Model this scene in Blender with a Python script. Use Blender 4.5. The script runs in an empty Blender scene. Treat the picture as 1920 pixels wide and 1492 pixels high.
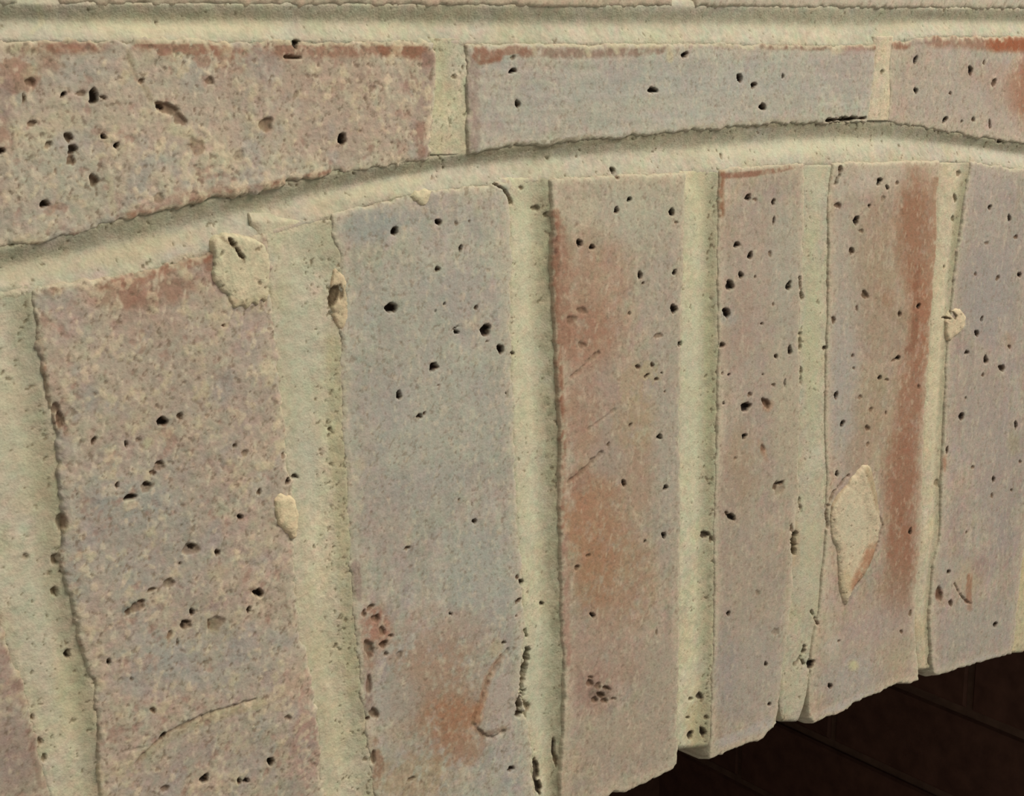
import bpy, math
import numpy as np

# ------------------------------------------------------------------ camera, world, lights, exposure
sc = bpy.context.scene
COL = sc.collection
W, H = 1920.0, 1492.0
FPX, YAW, PITCH, DIST = 3000.0, math.radians(42.0), math.radians(12.6), 0.50
FW = np.array([math.sin(YAW) * math.cos(PITCH), math.cos(YAW) * math.cos(PITCH), -math.sin(PITCH)])
RT = np.array([math.cos(YAW), -math.sin(YAW), 0.0])
UP = np.cross(RT, FW)
CAM = -FW * DIST

cam_data = bpy.data.cameras.new('camera')
cam_data.sensor_fit = 'HORIZONTAL'
cam_data.sensor_width = 36.0
cam_data.lens = 36.0 * FPX / W
cam_data.clip_start = 0.01
cam_data.clip_end = 50
cam = bpy.data.objects.new('camera', cam_data)
COL.objects.link(cam)
from mathutils import Matrix, Vector
m3 = Matrix((Vector(RT), Vector(UP), Vector(-FW))).transposed()
cam.matrix_world = Matrix.Translation(Vector(CAM)) @ m3.to_4x4()
sc.camera = cam

sc.view_settings.view_transform = 'Standard'
sc.view_settings.look = 'None'
sc.view_settings.gamma = 1.0
sc.view_settings.exposure = 0.0
sc.view_settings.use_curve_mapping = False

world = bpy.data.worlds.new('dim_room')
world.use_nodes = True
bg = world.node_tree.nodes['Background']
bg.inputs[0].default_value = (1.0, 0.95, 0.88, 1)
bg.inputs[1].default_value = 0.34
sc.world = world


def area_light(name, loc, target, size, power, color):
    l = bpy.data.lights.new(name, 'AREA')
    l.shape = 'RECTANGLE'
    l.size, l.size_y = size
    l.energy = power
    l.color = color
    o = bpy.data.objects.new(name, l)
    COL.objects.link(o)
    o.location = loc
    o.rotation_euler = (Vector(target) - Vector(loc)).to_track_quat('-Z', 'Y').to_euler()
    return o


area_light('ceiling_lamp', (0.75, -1.15, 1.45), (0.10, 0, 0.0), (0.9, 0.7), 45, (1.0, 0.955, 0.87))

# ------------------------------------------------------------------ wall plane <-> photograph scale helpers
# the front wall is the plane Y = 0; u runs along it (mm, right), v is height (mm), w comes out into the room (mm)


def U(px, py):
    px = np.asarray(px, float)
    py = np.asarray(py, float)
    d = FW + ((px - W / 2) / FPX)[..., None] * RT - ((py - H / 2) / FPX)[..., None] * UP
    t = -CAM[1] / d[..., 1]
    P = CAM + t[..., None] * d
    return np.stack([P[..., 0], P[..., 2]], -1) * 1000.0


def PX(u, v, w=0.0):
    x = u * 0.001 - CAM[0]
    y = -np.asarray(w) * 0.001 - CAM[1]
    z = v * 0.001 - CAM[2]
    a = x * RT[0] + y * RT[1]
    b = x * UP[0] + y * UP[1] + z * UP[2]
    c = x * FW[0] + y * FW[1] + z * FW[2]
    return W / 2 + FPX * a / c, H / 2 - FPX * b / c


def mm(pts):
    a = np.array(pts, float)
    return U(a[:, 0], a[:, 1])


# ------------------------------------------------------------------ noise
def _hash(ix, iy, seed):
    with np.errstate(over='ignore'):
        h = ix.astype(np.uint32) * np.uint32(374761393) + iy.astype(np.uint32) * np.uint32(668265263) + np.uint32((seed * 2246822519) & 0xffffffff)
        h = (h ^ (h >> np.uint32(13))) * np.uint32(1274126177)
        h = (h ^ (h >> np.uint32(15))) * np.uint32(2246822519)
        h = h ^ (h >> np.uint32(13))
    return h.astype(np.float32) * np.float32(2.0 / 4294967295.0) - np.float32(1)


def vnoise(x, y, seed=0):
    fx = np.floor(x)
    fy = np.floor(y)
    ix = fx.astype(np.int64)
    iy = fy.astype(np.int64)
    tx = (x - fx).astype(np.float32)
    ty = (y - fy).astype(np.float32)
    tx = tx * tx * (3 - 2 * tx)
    ty = ty * ty * (3 - 2 * ty)
    a = _hash(ix, iy, seed)
    b = _hash(ix + 1, iy, seed)
    c = _hash(ix, iy + 1, seed)
    d = _hash(ix + 1, iy + 1, seed)
    return (a + (b - a) * tx) * (1 - ty) + (c + (d - c) * tx) * ty


def fbm(u, v, scale, octaves=3, seed=0, stretch=(1.0, 1.0)):
    out = 0.0
    amp, tot = 1.0, 0.0
    x = u / scale / stretch[0]
    y = v / scale / stretch[1]
    # rotate a little so the lattice does not line up with the joints
    x, y = x * 0.83 - y * 0.56 + 100.3 * (seed + 1), x * 0.56 + y * 0.83 + 57.7 * (seed + 3)
    for k in range(octaves):
        out = out + amp * vnoise(x, y, seed * 17 + k)
        tot += amp
        amp *= 0.55
        x = x * 2.03
        y = y * 2.03
    return out / tot * 1.5


def sstep(a, b, x):
    t = np.clip((x - a) / (b - a), 0, 1)
    return t * t * (3 - 2 * t)


def seg_dist(x, y, pts):
    """distance to a polyline, and the fraction along it"""
    best = np.full(x.shape, 1e9)
    for (x0, y0), (x1, y1) in zip(pts[:-1], pts[1:]):
        dx, dy = x1 - x0, y1 - y0
        L = dx * dx + dy * dy + 1e-9
        t = np.clip(((x - x0) * dx + (y - y0) * dy) / L, 0, 1)
        d = np.hypot(x - x0 - t * dx, y - y0 - t * dy)
        best = np.minimum(best, d)
    return best


def poly_sd(x, y, poly):
    """signed distance to a polygon, positive inside"""
    p = [tuple(q) for q in poly]
    d = seg_dist(x, y, p + [p[0]])
    inside = np.zeros(x.shape, bool)
    n = len(p)
    for i in range(n):
        x0, y0 = p[i]
        x1, y1 = p[(i + 1) % n]
        if y0 == y1:
            continue
        c = ((y0 > y) != (y1 > y)) & (x < (x1 - x0) * (y - y0) / (y1 - y0) + x0)
        inside ^= c
    return np.where(inside, d, -d)


# ------------------------------------------------------------------ colours (sRGB 0-255 as the surface itself looks in neutral light)
MORTAR = (196, 186, 158)
CREAM = (201, 184, 152)
RED = (160, 112, 90)
DEEP = (150, 98, 74)
ORANGE = (174, 126, 94)
PINK = (178, 146, 130)
BLUE = (160, 157, 150)
LIME = (178, 172, 154)
PURPLE = (150, 126, 118)
DARK = (40, 29, 20)
BROWN = (92, 66, 44)
OLIVE = (150, 138, 108)
GAIN = 1.0
SAT = 0.86


def lin(c):
    c = np.clip(np.asarray(c, float) / 255.0, 0, 1)
    return np.where(c <= 0.04045, c / 12.92, ((c + 0.055) / 1.055) ** 2.4)


# ------------------------------------------------------------------ features read off the wall, in photograph pixels
# holes in the brick faces: x, y, rx, ry, angle, depth mm, darkness
HOLES = """
119 177 4 7 30 3 1|176 181 9 14 10 4 .9|194 183 6 4 30 2 .6|152 175 10 5 0 1.5 .55|129 258 8 9 0 3 .8|136 281 8 10 0 3 .85|134 301 10 9 0 2 .7
194 256 4 7 -35 3 1|218 273 5 5 0 3 1|176 338 9 11 0 3 .65|83 382 8 8 0 4 .85|641 261 9 9 0 4 .95|554 82 6 9 0 3 .9|60 231 9 6 0 2 .6
45 184 3 8 0 2 .7|394 151 7 9 0 1.5 .5|499 233 14 13 0 2.2 .5|370 275 14 16 0 1 .3|2 283 7 7 0 3 .9|298 372 12 9 0 1 .35|57 154 10 9 0 2 .5
312 203 22 11 25 2.5 .62|338 224 16 9 30 2 .5|302 201 8 5 20 4 .85|448 292 11 10 0 .8 .2|555 178 4 12 30 1 .3|90 271 6 9 20 2 .5|265 152 5 5 40 2 .6
962 133 7 5 -20 3 1|962 108 5 4 0 1.5 .5|971 195 4.5 7 0 3.5 1|1224 169 9 6 10 3.5 1|740 434 8 7 0 4 1|822 416 5.5 6 0 3.5 1|864 466 3 7.5 0 3 .95
856 419 4 4 0 1 .5|880 415 2 4 -30 1 .6|1149 320 5 7 0 2.5 .85|1158 333 5 3 20 2 .7|1180 374 4 5 0 3 1|1156 394 5 5.5 0 3.5 1|1260 398 5 8 0 3.5 1
1268 417 4 3 40 1.5 .6|1087 456 6 7 0 3 .95|1110 463 4.5 5.5 0 3 .95|1284 103 5.5 6 30 3.5 1|1387 146 5 9 0 4 1|1413 160 5 6 0 4 1|1468 143 2.8 4 0 3 1
1430 200 6 7 0 4 1|1717 112 4 7.5 10 3.5 1|1718 170 4 5 0 3 1|1820 132 4 10 -10 3 .95|1864 155 5 7 20 2.5 .8|1782 175 2.5 3 0 2 .8|1772 225 4 7 25 3 1
1856 233 2.5 9 0 2.5 .8|1825 224 3 4.5 0 2 .8|1845 117 2.2 4 0 2 .8|1874 265 4 4 0 2.5 .9|1803 228 2 3 0 2 .7|1403 370 5.5 6 30 3 .9|1416 374 4 3.5 0 1.2 .5
1450 379 4 6 0 2.5 .9|1451 414 2.2 8 12 2.5 .9|1382 459 5 6 0 3 .95|1407 479 5 6.5 0 3.5 1|1444 476 3 8 0 1.5 .5|1649 340 4.5 7 10 3.5 1|1664 352 3 4.5 -20 2.5 .9
1572 385 6 6 20 2 .75|1606 414 6 7.5 0 4 1|1597 471 5 7 10 3 .8|1630 386 2.5 4 -20 2.5 .9|1682 343 4 3.5 0 1.5 .5|1615 433 3.5 4 0 1.5 .5|1856 389 3.2 5 0 2.5 .85
1893 409 3.5 6 0 3.2 .95|1905 444 3.5 5 20 2 .7|1850 456 5 3 20 1 .5|1770 500 2 4 0 1.5 .6|1656 372 4 6 0 1 .4
305 791 12 8 -5 3.5 1|337 780 5 7 20 2.5 .7|175 827 4 8 15 2.5 .8|237 832 3.2 7.5 0 2.5 .85|298 875 10 8 0 1.6 .35|299 868 9 4 0 2.4 .8|287 886 6 6 0 2 .7
275 914 11 9 0 1.8 .4|277 908 9 4 0 2.5 .85|245 932 11 6 -15 2.8 .9|220 909 4 6 0 2.5 .8|451 969 6 4.5 15 2.5 .9|540 902 4 8 10 2.5 .85|531 855 4 6 0 1.5 .5
115 977 11 17 -10 2.5 .42|459 850 6 7 0 1.2 .45|113 788 8 16 0 2.5 .55|104 765 7 12 0 2 .45|486 922 5 6 0 2 .75|419 610 4 2.5 0 2 .7|440 836 3 4 0 2 .6|260 825 7 4 0 1.2 .4
734 577 10 11 0 4.5 1|910 619 10 11 10 4.5 1|939 655 6.5 8 0 4 1|813 688 7.5 8.5 0 4.5 1|748 741 5.5 7.5 0 3.5 .95|787 780 5 4.5 -25 3 .85|796 775 2.5 4 0 2 .8
856 623 5.5 3.5 0 3 .9|853 615 7 1.6 -35 2 .75|893 577 4 4.5 20 2.5 .8|817 583 1.8 2 0 2 .9|833 570 2.4 2.6 0 2 .9|821 505 5 4 -15 2.5 .85|890 977 4 5.5 20 3 .85
961 662 4 4 0 2 .8|949 737 2 2.4 0 2 .8|861 936 1.5 3 30 1.5 .7|885 945 1.5 2.6 0 1.5 .7|822 722 2 2 0 1.5 .7|913 640 3 2.5 0 1.5 .6
1200 516 5 6.5 0 3.5 1|1206 531 2.6 2.8 0 2 .8|1265 511 4 5 0 3.5 1|1264 579 7 7.5 15 3.5 1|1275 645 4 5 0 3 1|1180 588 3.5 3.2 0 1.6 .7|1092 582 9 7 0 1.2 .4
1071 600 9 9 20 1.2 .35|1092 647 9 6 0 1 .35|1235 629 8 6 0 1 .45|1196 688 6 3.5 40 2 .8|1223 684 5 3.5 50 2 .8|1213 704 6 3 -35 2 .8|1231 711 5 3 0 2 .75
1237 819 5 5.5 0 3.5 1|1182 797 3 4 10 1.6 .6|1170 906 4 7 -5 4 1|1248 914 4 5.5 0 3 .95|1141 833 3 4 20 1.5 .6|1241 699 1.7 1.8 0 2 1|1247 734 2 2.4 0 1.5 .7
1390 516 5 5.5 0 3.5 1|1369 535 6.5 11 -15 3.5 1|1479 536 5 8 5 3.5 1|1363 586 7 8.5 0 4 1|1354 647 4.5 6 20 2.5 .85|1481 657 5 8 0 3.5 1|1455 668 3 4.5 0 2.5 .85
1399 763 9 8.5 15 4 1|1437 756 6.5 10 -20 3 .7|1406 740 4 5 0 1.8 .55|1472 719 2.2 6.5 0 2.5 .95|1451 722 4 3.5 0 1.5 .5|1396 818 4.5 5 0 3 .95|1461 915 11 12 0 1 .25
1454 910 3.5 10 15 2.4 .8|1463 906 9 3.5 -10 2.4 .85|1372 969 6 7.5 -35 3 1|1362 962 2.5 5 -30 2 .8|1357 756 2.2 3 0 2 .9|1429 607 3 2.6 0 2 .8|1367 702 2.6 2.2 0 2 .9
1416 519 2 2.5 0 1.5 .7|1430 840 4 8 -10 1.2 .45|1355 700 2 3 0 1.5 .7|1431 702 2 2 0 1.5 .8|1379 859 3 3 0 1 .5|1450 571 2.5 3 0 1.5 .6
1622 552 5.5 10 -20 2.4 .75|1723 574 4 5 0 3.2 1|1687 589 4 5.5 15 2.5 .8|1684 671 4.5 5 20 3.5 .95|1676 675 6 2 -20 1.5 .7|1568 741 3.6 8.5 15 3 .95|1580 794 3.6 7 10 3.5 1
1627 803 5 5 0 2 .65|1650 708 3.5 4.5 0 2.5 .9|1569 888 3.5 5.5 -15 2.5 .9|1546 652 4 4 0 2 .8|1563 600 3.5 8 -10 2 .75|1599 667 3 3 0 1.8 .7|1601 690 2.2 3 0 1.8 .7
1633 768 3.5 5 15 1.4 .5|1661 774 2 4 0 1.5 .6|1613 744 4 5 0 1.2 .5|1707 996 3.2 6 0 2.5 .9|1607 578 2 6 0 1.5 .6|1627 833 3 5 0 1.2 .45|1723 725 3 4 0 1.5 .6|1663 712 3.5 3 0 1.5 .6
1841 598 3.2 4.5 0 2.8 .9|1832 625 4.2 6.5 -10 3.5 1|1813 661 4 4.5 20 2.5 .85|1849 675 4.5 6.5 -10 3.5 .9|1879 690 5.5 6.5 10 3.2 .85|1803 781 5 7 -10 3.2 .95|1905 797 3.2 7.5 0 3 .95
1811 746 2.2 3.5 -30 1.5 .6|1843 703 2.6 3.5 0 2 .7|1893 650 3 4 0 2 .75|1871 521 3 6 15 2 .75|1829 514 2.4 3 0 1.5 .7|1912 515 3.6 5 20 3 .95|1776 843 2.2 7 0 2.5 .95
1863 899 3.4 5.5 10 2 .85|1824 876 3 4 0 1.5 .6|1860 929 3 4.5 0 1.6 .65|1897 919 2.2 3.2 0 1.6 .7|1812 998 2 2.5 0 1.6 .7|1913 866 3 3.5 0 1.5 .6
357 1029 15 12 -15 2 .4|361 1025 7 6 30 3.2 .85|408 1036 5.5 6 20 2.5 .85|338 1056 3 2.5 0 2 .8|317 1093 13 7 -10 1.8 .45|485 1111 8.5 8 0 4 1|467 1143 4 7 0 2.5 .85
360 1148 5 6 0 2.5 .85|349 1171 10 8 0 2 .5|344 1174 4 6 0 2.5 .85|350 1166 8 3.5 0 2.5 .85|405 1168 15 14 0 1.4 .3|392 1170 4 9 0 1.6 .65|255 1139 16 9 -25 1.8 .5|240 1147 5 6 0 2.5 .75
265 1128 7 4 -20 2.2 .7|284 1106 9 4 -15 2 .6|204 1241 4.5 5 0 3 .95|508 1428 6 8.5 15 3.5 .95|383 1460 9 7 -30 3.5 .9|449 1464 5 5.5 0 2.5 .85|462 1463 5.5 5 0 3 .9
305 1380 10 3.5 -40 2.5 .9|287 1331 4.5 6.5 -25 2 .7|318 1190 4 9 20 1.6 .6|333 1205 3 7 0 1.6 .6|540 1345 6 5 0 1.6 .5|310 1478 8 6 0 1.5 .55|247 1273 4 4 0 1.3 .5
694 1139 8 5 -35 2 .6|683 1149 5 7 0 2 .6|704 1160 8 8 0 2 .45|708 1157 3 6 0 2.5 .75|717 1183 7 8 0 2 .55|733 1192 5 4 0 2 .6|719 1208 8 7 0 3 .75|692 1216 9 17 0 2.5 .5
724 1226 4 5 0 2 .5|692 1283 6 16 0 2 .5|702 1337 8 12 -20 2.5 .6|689 1347 5 4 0 2.5 .75|845 1151 4 2.2 15 2.5 .95|764 1027 6 3.5 -20 2 .8|970 1082 4 4 0 2 .75|977 1091 4 6 0 2.5 .85
972 1126 7 4 -30 2.5 .8|945 1205 6 2.5 -10 2 .8|958 1441 6 5 -35 2.5 .9|748 1228 6 8 0 1 .35|968 1155 2 2 0 1.5 .8|771 1460 8 4 -20 1.4 .5|700 1420 5 12 0 1.8 .5
1245 1004 4 6.5 10 3.2 1|1209 1015 2.5 3 0 2 .95|1111 1153 4 5 -35 2.5 .9|1106 1280 6 9 0 2.2 .6|1121 1286 7 6 0 1.6 .5|1127 1303 8 6 0 2.5 .8|1138 1290 8 4 25 2 .7|1115 1312 7 5 0 2 .6
1134 1314 6 5 0 2 .65|1082 1064 4 5 15 2 .75|1103 1042 5 3 -30 1.4 .5|1150 1310 5 3 0 1.4 .5|1231 1185 2 5 0 1 .5|1108 1270 5 3 0 1.5 .5
1366 1150 3.5 5 -25 2.5 .95|1436 1245 3.5 4 0 2.5 .9|1443 1320 3.4 4 0 2.5 .9|1520 1245 8 8 15 4 1|1557 1286 4.5 5 0 3 .95|1779 1072 3.5 4.5 0 2.5 .85|1761 1114 6.5 12 -5 2.6 .62
1783 1131 3.4 7 0 2.5 .8|1866 1171 4 5 0 3 .95|1421 1111 5 5 0 .8 .3|1454 1184 7 8 0 .8 .25|1707 1150 3 6 0 1.6 .6|1690 1184 3.5 4 0 1.5 .6|1573 1202 2.5 3 0 1.5 .6
"""
# holes and crumbled places in the mortar
MHOLES = """
627 553 11 20 10 3.5 .8|640 548 5 14 0 2 .5|436 455 4 14 -35 3 .8|450 475 4 14 -40 3 .8|553 893 4 7 -60 2 .8|104 1047 9 11 0 2.5 .6|48 1043 7 5 0 1.5 .4|102 1108 6 10 0 2.5 .75
126 1225 5.5 8 -15 3 .85|75 1389 5 7 0 2 .6|82 1420 4 9 0 2 .6|60 1344 4 5 0 2 .7|619 805 4 4.5 0 2 .75|1322 1002 9 7 20 2.5 .8|1334 1010 5 5 0 2 .7|1312 1305 6 8 0 2.5 .8
1294 1378 6 8 0 3 .85|1318 1372 6 9 0 3 .85|1295 1310 4 4 0 2 .7|1324 1345 5 4 0 2 .7|1290 1345 4 3 0 2 .6|1340 1258 4 8 0 2 .7|1788 590 5 9 -35 2.5 .85|1775 596 9 2.5 10 2 .8
1756 905 5 6 0 1.6 .45|1815 340 5 4 0 2 .6|1797 325 4 6 0 1.6 .6|1791 372 3.5 8 -10 2 .7|1786 410 3 6 0 1.8 .6|1038 1405 4 20 -5 3 .8|1043 1425 4 12 0 2.5 .7|1005 1445 5 25 0 3 .8
1001 1430 4 9 0 3 .7|1010 1475 6 14 0 3.5 .85|983 1330 9 17 5 3 .55|1016 1131 5 3.5 0 2 .8|851 143 4 5 0 1.4 .6|868 126 3 4 0 1.4 .6|292 42 3 4 0 1.2 .6|1580 345 5 14 25 2.2 .6
1045 385 7 5 0 2 .65|1005 390 8 6 0 2 .55|1025 402 8 5 0 2 .55|978 352 4 4 0 1.6 .6|956 372 2.5 14 -30 1.6 .55|1742 1236 3 12 5 2 .6|1352 292 2.5 6 0 1.5 .6|1654 135 4 5 0 1.4 .5
"""


def parse(s):
    out = []
    for ln in s.strip().splitlines():
        for it in ln.split('|'):
            v = [float(k) for k in it.split()]
            if len(v) == 7:
                out.append(v)
    return out


HOLES = parse(HOLES)
MHOLES = parse(MHOLES)
# grooves: points, half width px, depth mm, darkness, ragged
GROOVES = [
    ([(1071, 708), (1090, 690), (1123, 661)], 3.2, 0.5, .22),
    ([(1066, 904), (1098, 878), (1129, 848)], 3.4, 0.6, .26),
    ([(1102, 805), (1153, 768)], 2.2, 0.3, .15),
    ([(255, 1432), (272, 1412), (300, 1386), (322, 1370), (360, 1352), (395, 1336), (430, 1326), (455, 1318), (480, 1310)], 2.6, .5, .22),
    ([(1552, 226), (1590, 223), (1622, 221)], 3.0, 2.5, .95),
    ([(1510, 1212), (1501, 1232), (1490, 1246)], 3.2, 3.0, .9),
    ([(1503, 1236), (1506, 1244)], 3.0, 2.5, .85),
    ([(1490, 1000), (1487, 1016), (1489, 1036)], 4.0, 2.6, .9),
    ([(1483, 985), (1488, 1000)], 3.0, 1.5, .5),
    ([(990, 1218), (984, 1245), (981, 1262), (978, 1290), (974, 1320), (974, 1340)], 5.0, 3.5, .9),
    ([(985, 1250), (978, 1262)], 4.0, 2.5, .8),
    ([(984, 1180), (987, 1192)], 2.6, 2.0, .7),
    ([(415, 445), (432, 458), (446, 470), (458, 490)], 3.0, 2.5, .75),
    ([(925, 345), (942, 352), (954, 368), (957, 382)], 2.2, 1.2, .5),
    ([(1521, 1145), (1528, 1160), (1534, 1170)], 1.8, 1.2, .6),
    ([(952, 1218), (940, 1232), (922, 1258), (912, 1280), (903, 1310), (892, 1335), (887, 1356), (905, 1378), (925, 1383), (946, 1370)], 3.0, 0.6, .18),
    ([(1553, 990), (1549, 960), (1562, 925), (1590, 892)], 2.4, 1.0, .45),
    ([(1646, 960), (1655, 985), (1640, 1035), (1620, 1075), (1600, 1105)], 2.2, 0.6, .2),
    ([(230, 1410), (280, 1398)], 2, .3, .1),
    ([(1578, 312), (1574, 330), (1567, 345)], 2.8, 1.6, .6),
    ([(1790, 1095), (1800, 1115), (1812, 1128), (1822, 1133)], 2.0, .8, .45),
    ([(1500, 520), (1503, 560)], 2.4, 1.2, .5),
    ([(1500, 625), (1500, 655)], 2.4, 1.2, .5),
    ([(1502, 690), (1501, 720)], 2.2, 1.0, .45),
    ([(1499, 935), (1502, 960)], 2.2, 1.2, .5),
    ([(535, 107), (563, 108)], 2.4, 1.2, .7),
    ([(240, 105), (248, 130), (258, 150), (270, 165)], 3.0, .2, .1),
    ([(300, 200), (278, 185)], 3.0, .2, .1),
]


def holes_on(px, py, u, v, lst, seed):
    """depth (mm) and darkness (0-1) of the listed holes at these points"""
    dep = np.zeros(px.shape)
    dk = np.zeros(px.shape)
    x0, x1, y0, y1 = px.min(), px.max(), py.min(), py.max()
    wob = None
    for k, (x, y, rx, ry, ang, depth, dark) in enumerate(lst):
        r = max(rx, ry) * 1.7
        if x + r < x0 or x - r > x1 or y + r < y0 or y - r > y1:
            continue
        idx = np.nonzero((np.abs(px - x) < r) & (np.abs(py - y) < r))[0]
        if len(idx) == 0:
            continue
        a = math.radians(ang)
        dx, dy = px[idx] - x, py[idx] - y
        ex = (dx * math.cos(a) + dy * math.sin(a)) / rx
        ey = (-dx * math.sin(a) + dy * math.cos(a)) / ry
        th = np.arctan2(ey, ex)
        ph = (k * 2.399) % 6.28
        e = np.hypot(ex, ey) * (1 + 0.13 * np.sin(2 * th + ph) + 0.1 * np.sin(3 * th + 2 * ph) + 0.06 * np.sin(5 * th + 3 * ph))
        e = e + 0.14 * fbm(u[idx], v[idx], 1.1, 2, seed + 3)
        dep[idx] = np.maximum(dep[idx], depth * (.55 if dark > .8 else .4) * sstep(1.12, 0.62, e))
        dk[idx] = np.maximum(dk[idx], dark * sstep(1.08, 0.82, e))
    return dep, dk


def grooves_on(px, py, u, v, seed):
    dep = np.zeros(px.shape)
    dk = np.zeros(px.shape)
    x0, x1, y0, y1 = px.min(), px.max(), py.min(), py.max()
    for pts, hw, depth, dark in GROOVES:
        xs = [p[0] for p in pts]
        ys = [p[1] for p in pts]
        m = hw * 4 + 6
        if max(xs) + m < x0 or min(xs) - m > x1 or max(ys) + m < y0 or min(ys) - m > y1:
            continue
        idx = np.nonzero((px > min(xs) - m) & (px < max(xs) + m) & (py > min(ys) - m) & (py < max(ys) + m))[0]
        if len(idx) == 0:
            continue
        n = fbm(u[idx], v[idx], 1.6, 3, seed + 9)
        d = seg_dist(px[idx], py[idx], pts) + n * hw * 0.9
        f = sstep(hw * 1.25, hw * 0.35, d)
        dep[idx] = np.maximum(dep[idx], depth * f)
        dk[idx] = np.maximum(dk[idx], dark * f)
    return dep, dk


def mix(c, target, m):
    return c + (np.asarray(target, float) - c) * m[:, None]


def paint(c, px, py, u, v, marks, seed):
    """stains, exposed fired clay and lime smears with a shape of their own
    ('b', x, y, rx, ry, angle, colour, strength, breakup)   soft blob
    ('l', points, half width, colour, strength, breakup)     streak along a line"""
    x0, x1, y0, y1 = px.min(), px.max(), py.min(), py.max()
    n_f = fbm(u, v, 1.5, 3, seed + 21)
    n_m = fbm(u, v, 5.0, 3, seed + 22)
    for mk in marks:
        if mk[0] == 'b':
            _, x, y, rx, ry, ang, colr, st, br = mk
            r = max(rx, ry) * 1.6
            if x + r < x0 or x - r > x1 or y + r < y0 or y - r > y1:
                continue
            a = math.radians(ang)
            dx, dy = px - x, py - y
            e = np.hypot((dx * math.cos(a) + dy * math.sin(a)) / rx, (-dx * math.sin(a) + dy * math.cos(a)) / ry)
            f = sstep(1.35, 0.25, e)
        else:
            _, pts, hw, colr, st, br = mk
            xs = [p[0] for p in pts]
            ys = [p[1] for p in pts]
            if max(xs) + hw * 2 < x0 or min(xs) - hw * 2 > x1 or max(ys) + hw * 2 < y0 or min(ys) - hw * 2 > y1:
                continue
            d = seg_dist(px, py, pts) / hw
            f = sstep(1.45, 0.3, d)
        m = np.clip(f * (1 + br * (n_f * 0.9 + n_m * 0.9)) - br * 0.25 * (1 - f), 0, 1) * st
        if br > 0.8:
            m = sstep(0.25, 0.75, m / max(st, 1e-3)) * st
        colr = np.asarray(colr, float) * np.array([.97, .97, .945])
        if colr[0] - colr[2] > 48:
            colr = colr * np.array([.93, .95, .95])
        c = mix(c, colr, m)
    return c


# ------------------------------------------------------------------ materials
def wall_material(name, rough, bump, grain):
    m = bpy.data.materials.new(name)
    m.use_nodes = True
    nt = m.node_tree
    b = nt.nodes['Principled BSDF']
    b.inputs['Roughness'].default_value = rough
    b.inputs['Specular IOR Level'].default_value = 0.25
    at = nt.nodes.new('ShaderNodeAttribute')
    at.attribute_name = 'tone'
    tc = nt.nodes.new('ShaderNodeTexCoord')
    n1 = nt.nodes.new('ShaderNodeTexNoise')
    n1.inputs['Scale'].default_value = 1500
    n1.inputs['Detail'].default_value = 3
    n2 = nt.nodes.new('ShaderNodeTexNoise')
    n2.inputs['Scale'].default_value = 420
    n2.inputs['Detail'].default_value = 3
    for n in (n1, n2):
        nt.links.new(tc.outputs['Object'], n.inputs['Vector'])
    r1 = nt.nodes.new('ShaderNodeMapRange')
    r1.inputs[1].default_value, r1.inputs[2].default_value = 0.25, 0.75
    r1.inputs[3].default_value, r1.inputs[4].default_value = 1 - grain, 1 + grain
    nt.links.new(n1.outputs['Fac'], r1.inputs[0])
    mul = nt.nodes.new('ShaderNodeVectorMath')
    mul.operation = 'SCALE'
    nt.links.new(at.outputs['Color'], mul.inputs[0])
    nt.links.new(r1.outputs[0], mul.inputs['Scale'])
    # weak colour mottling of old limewash
    mx = nt.nodes.new('ShaderNodeMix')
    mx.data_type = 'RGBA'
    mx.blend_type = 'MULTIPLY'
    mx.inputs['Factor'].default_value = 1.0
    cr = nt.nodes.new('ShaderNodeValToRGB')
    cr.color_ramp.elements[0].position = 0.3
    cr.color_ramp.elements[0].color = (0.94, 1.0, 0.97, 1)
    cr.color_ramp.elements[1].position = 0.7
    cr.color_ramp.elements[1].color = (1.05, 0.98, 0.97, 1)
    nt.links.new(n2.outputs['Fac'], cr.inputs['Fac'])
    nt.links.new(mul.outputs[0], mx.inputs['A'])
    nt.links.new(cr.outputs['Color'], mx.inputs['B'])
    nt.links.new(mx.outputs['Result'], b.inputs['Base Color'])
    bp = nt.nodes.new('ShaderNodeBump')
    bp.inputs['Strength'].default_value = bump
    bp.inputs['Distance'].default_value = 0.0004
    nt.links.new(n1.outputs['Fac'], bp.inputs['Height'])
    nt.links.new(bp.outputs['Normal'], b.inputs['Normal'])
    return m


MAT_BRICK = wall_material('limewashed_brick', 0.85, 0.35, 0.09)
MAT_MORTAR = wall_material('lime_mortar', 0.9, 0.5, 0.08)


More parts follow.
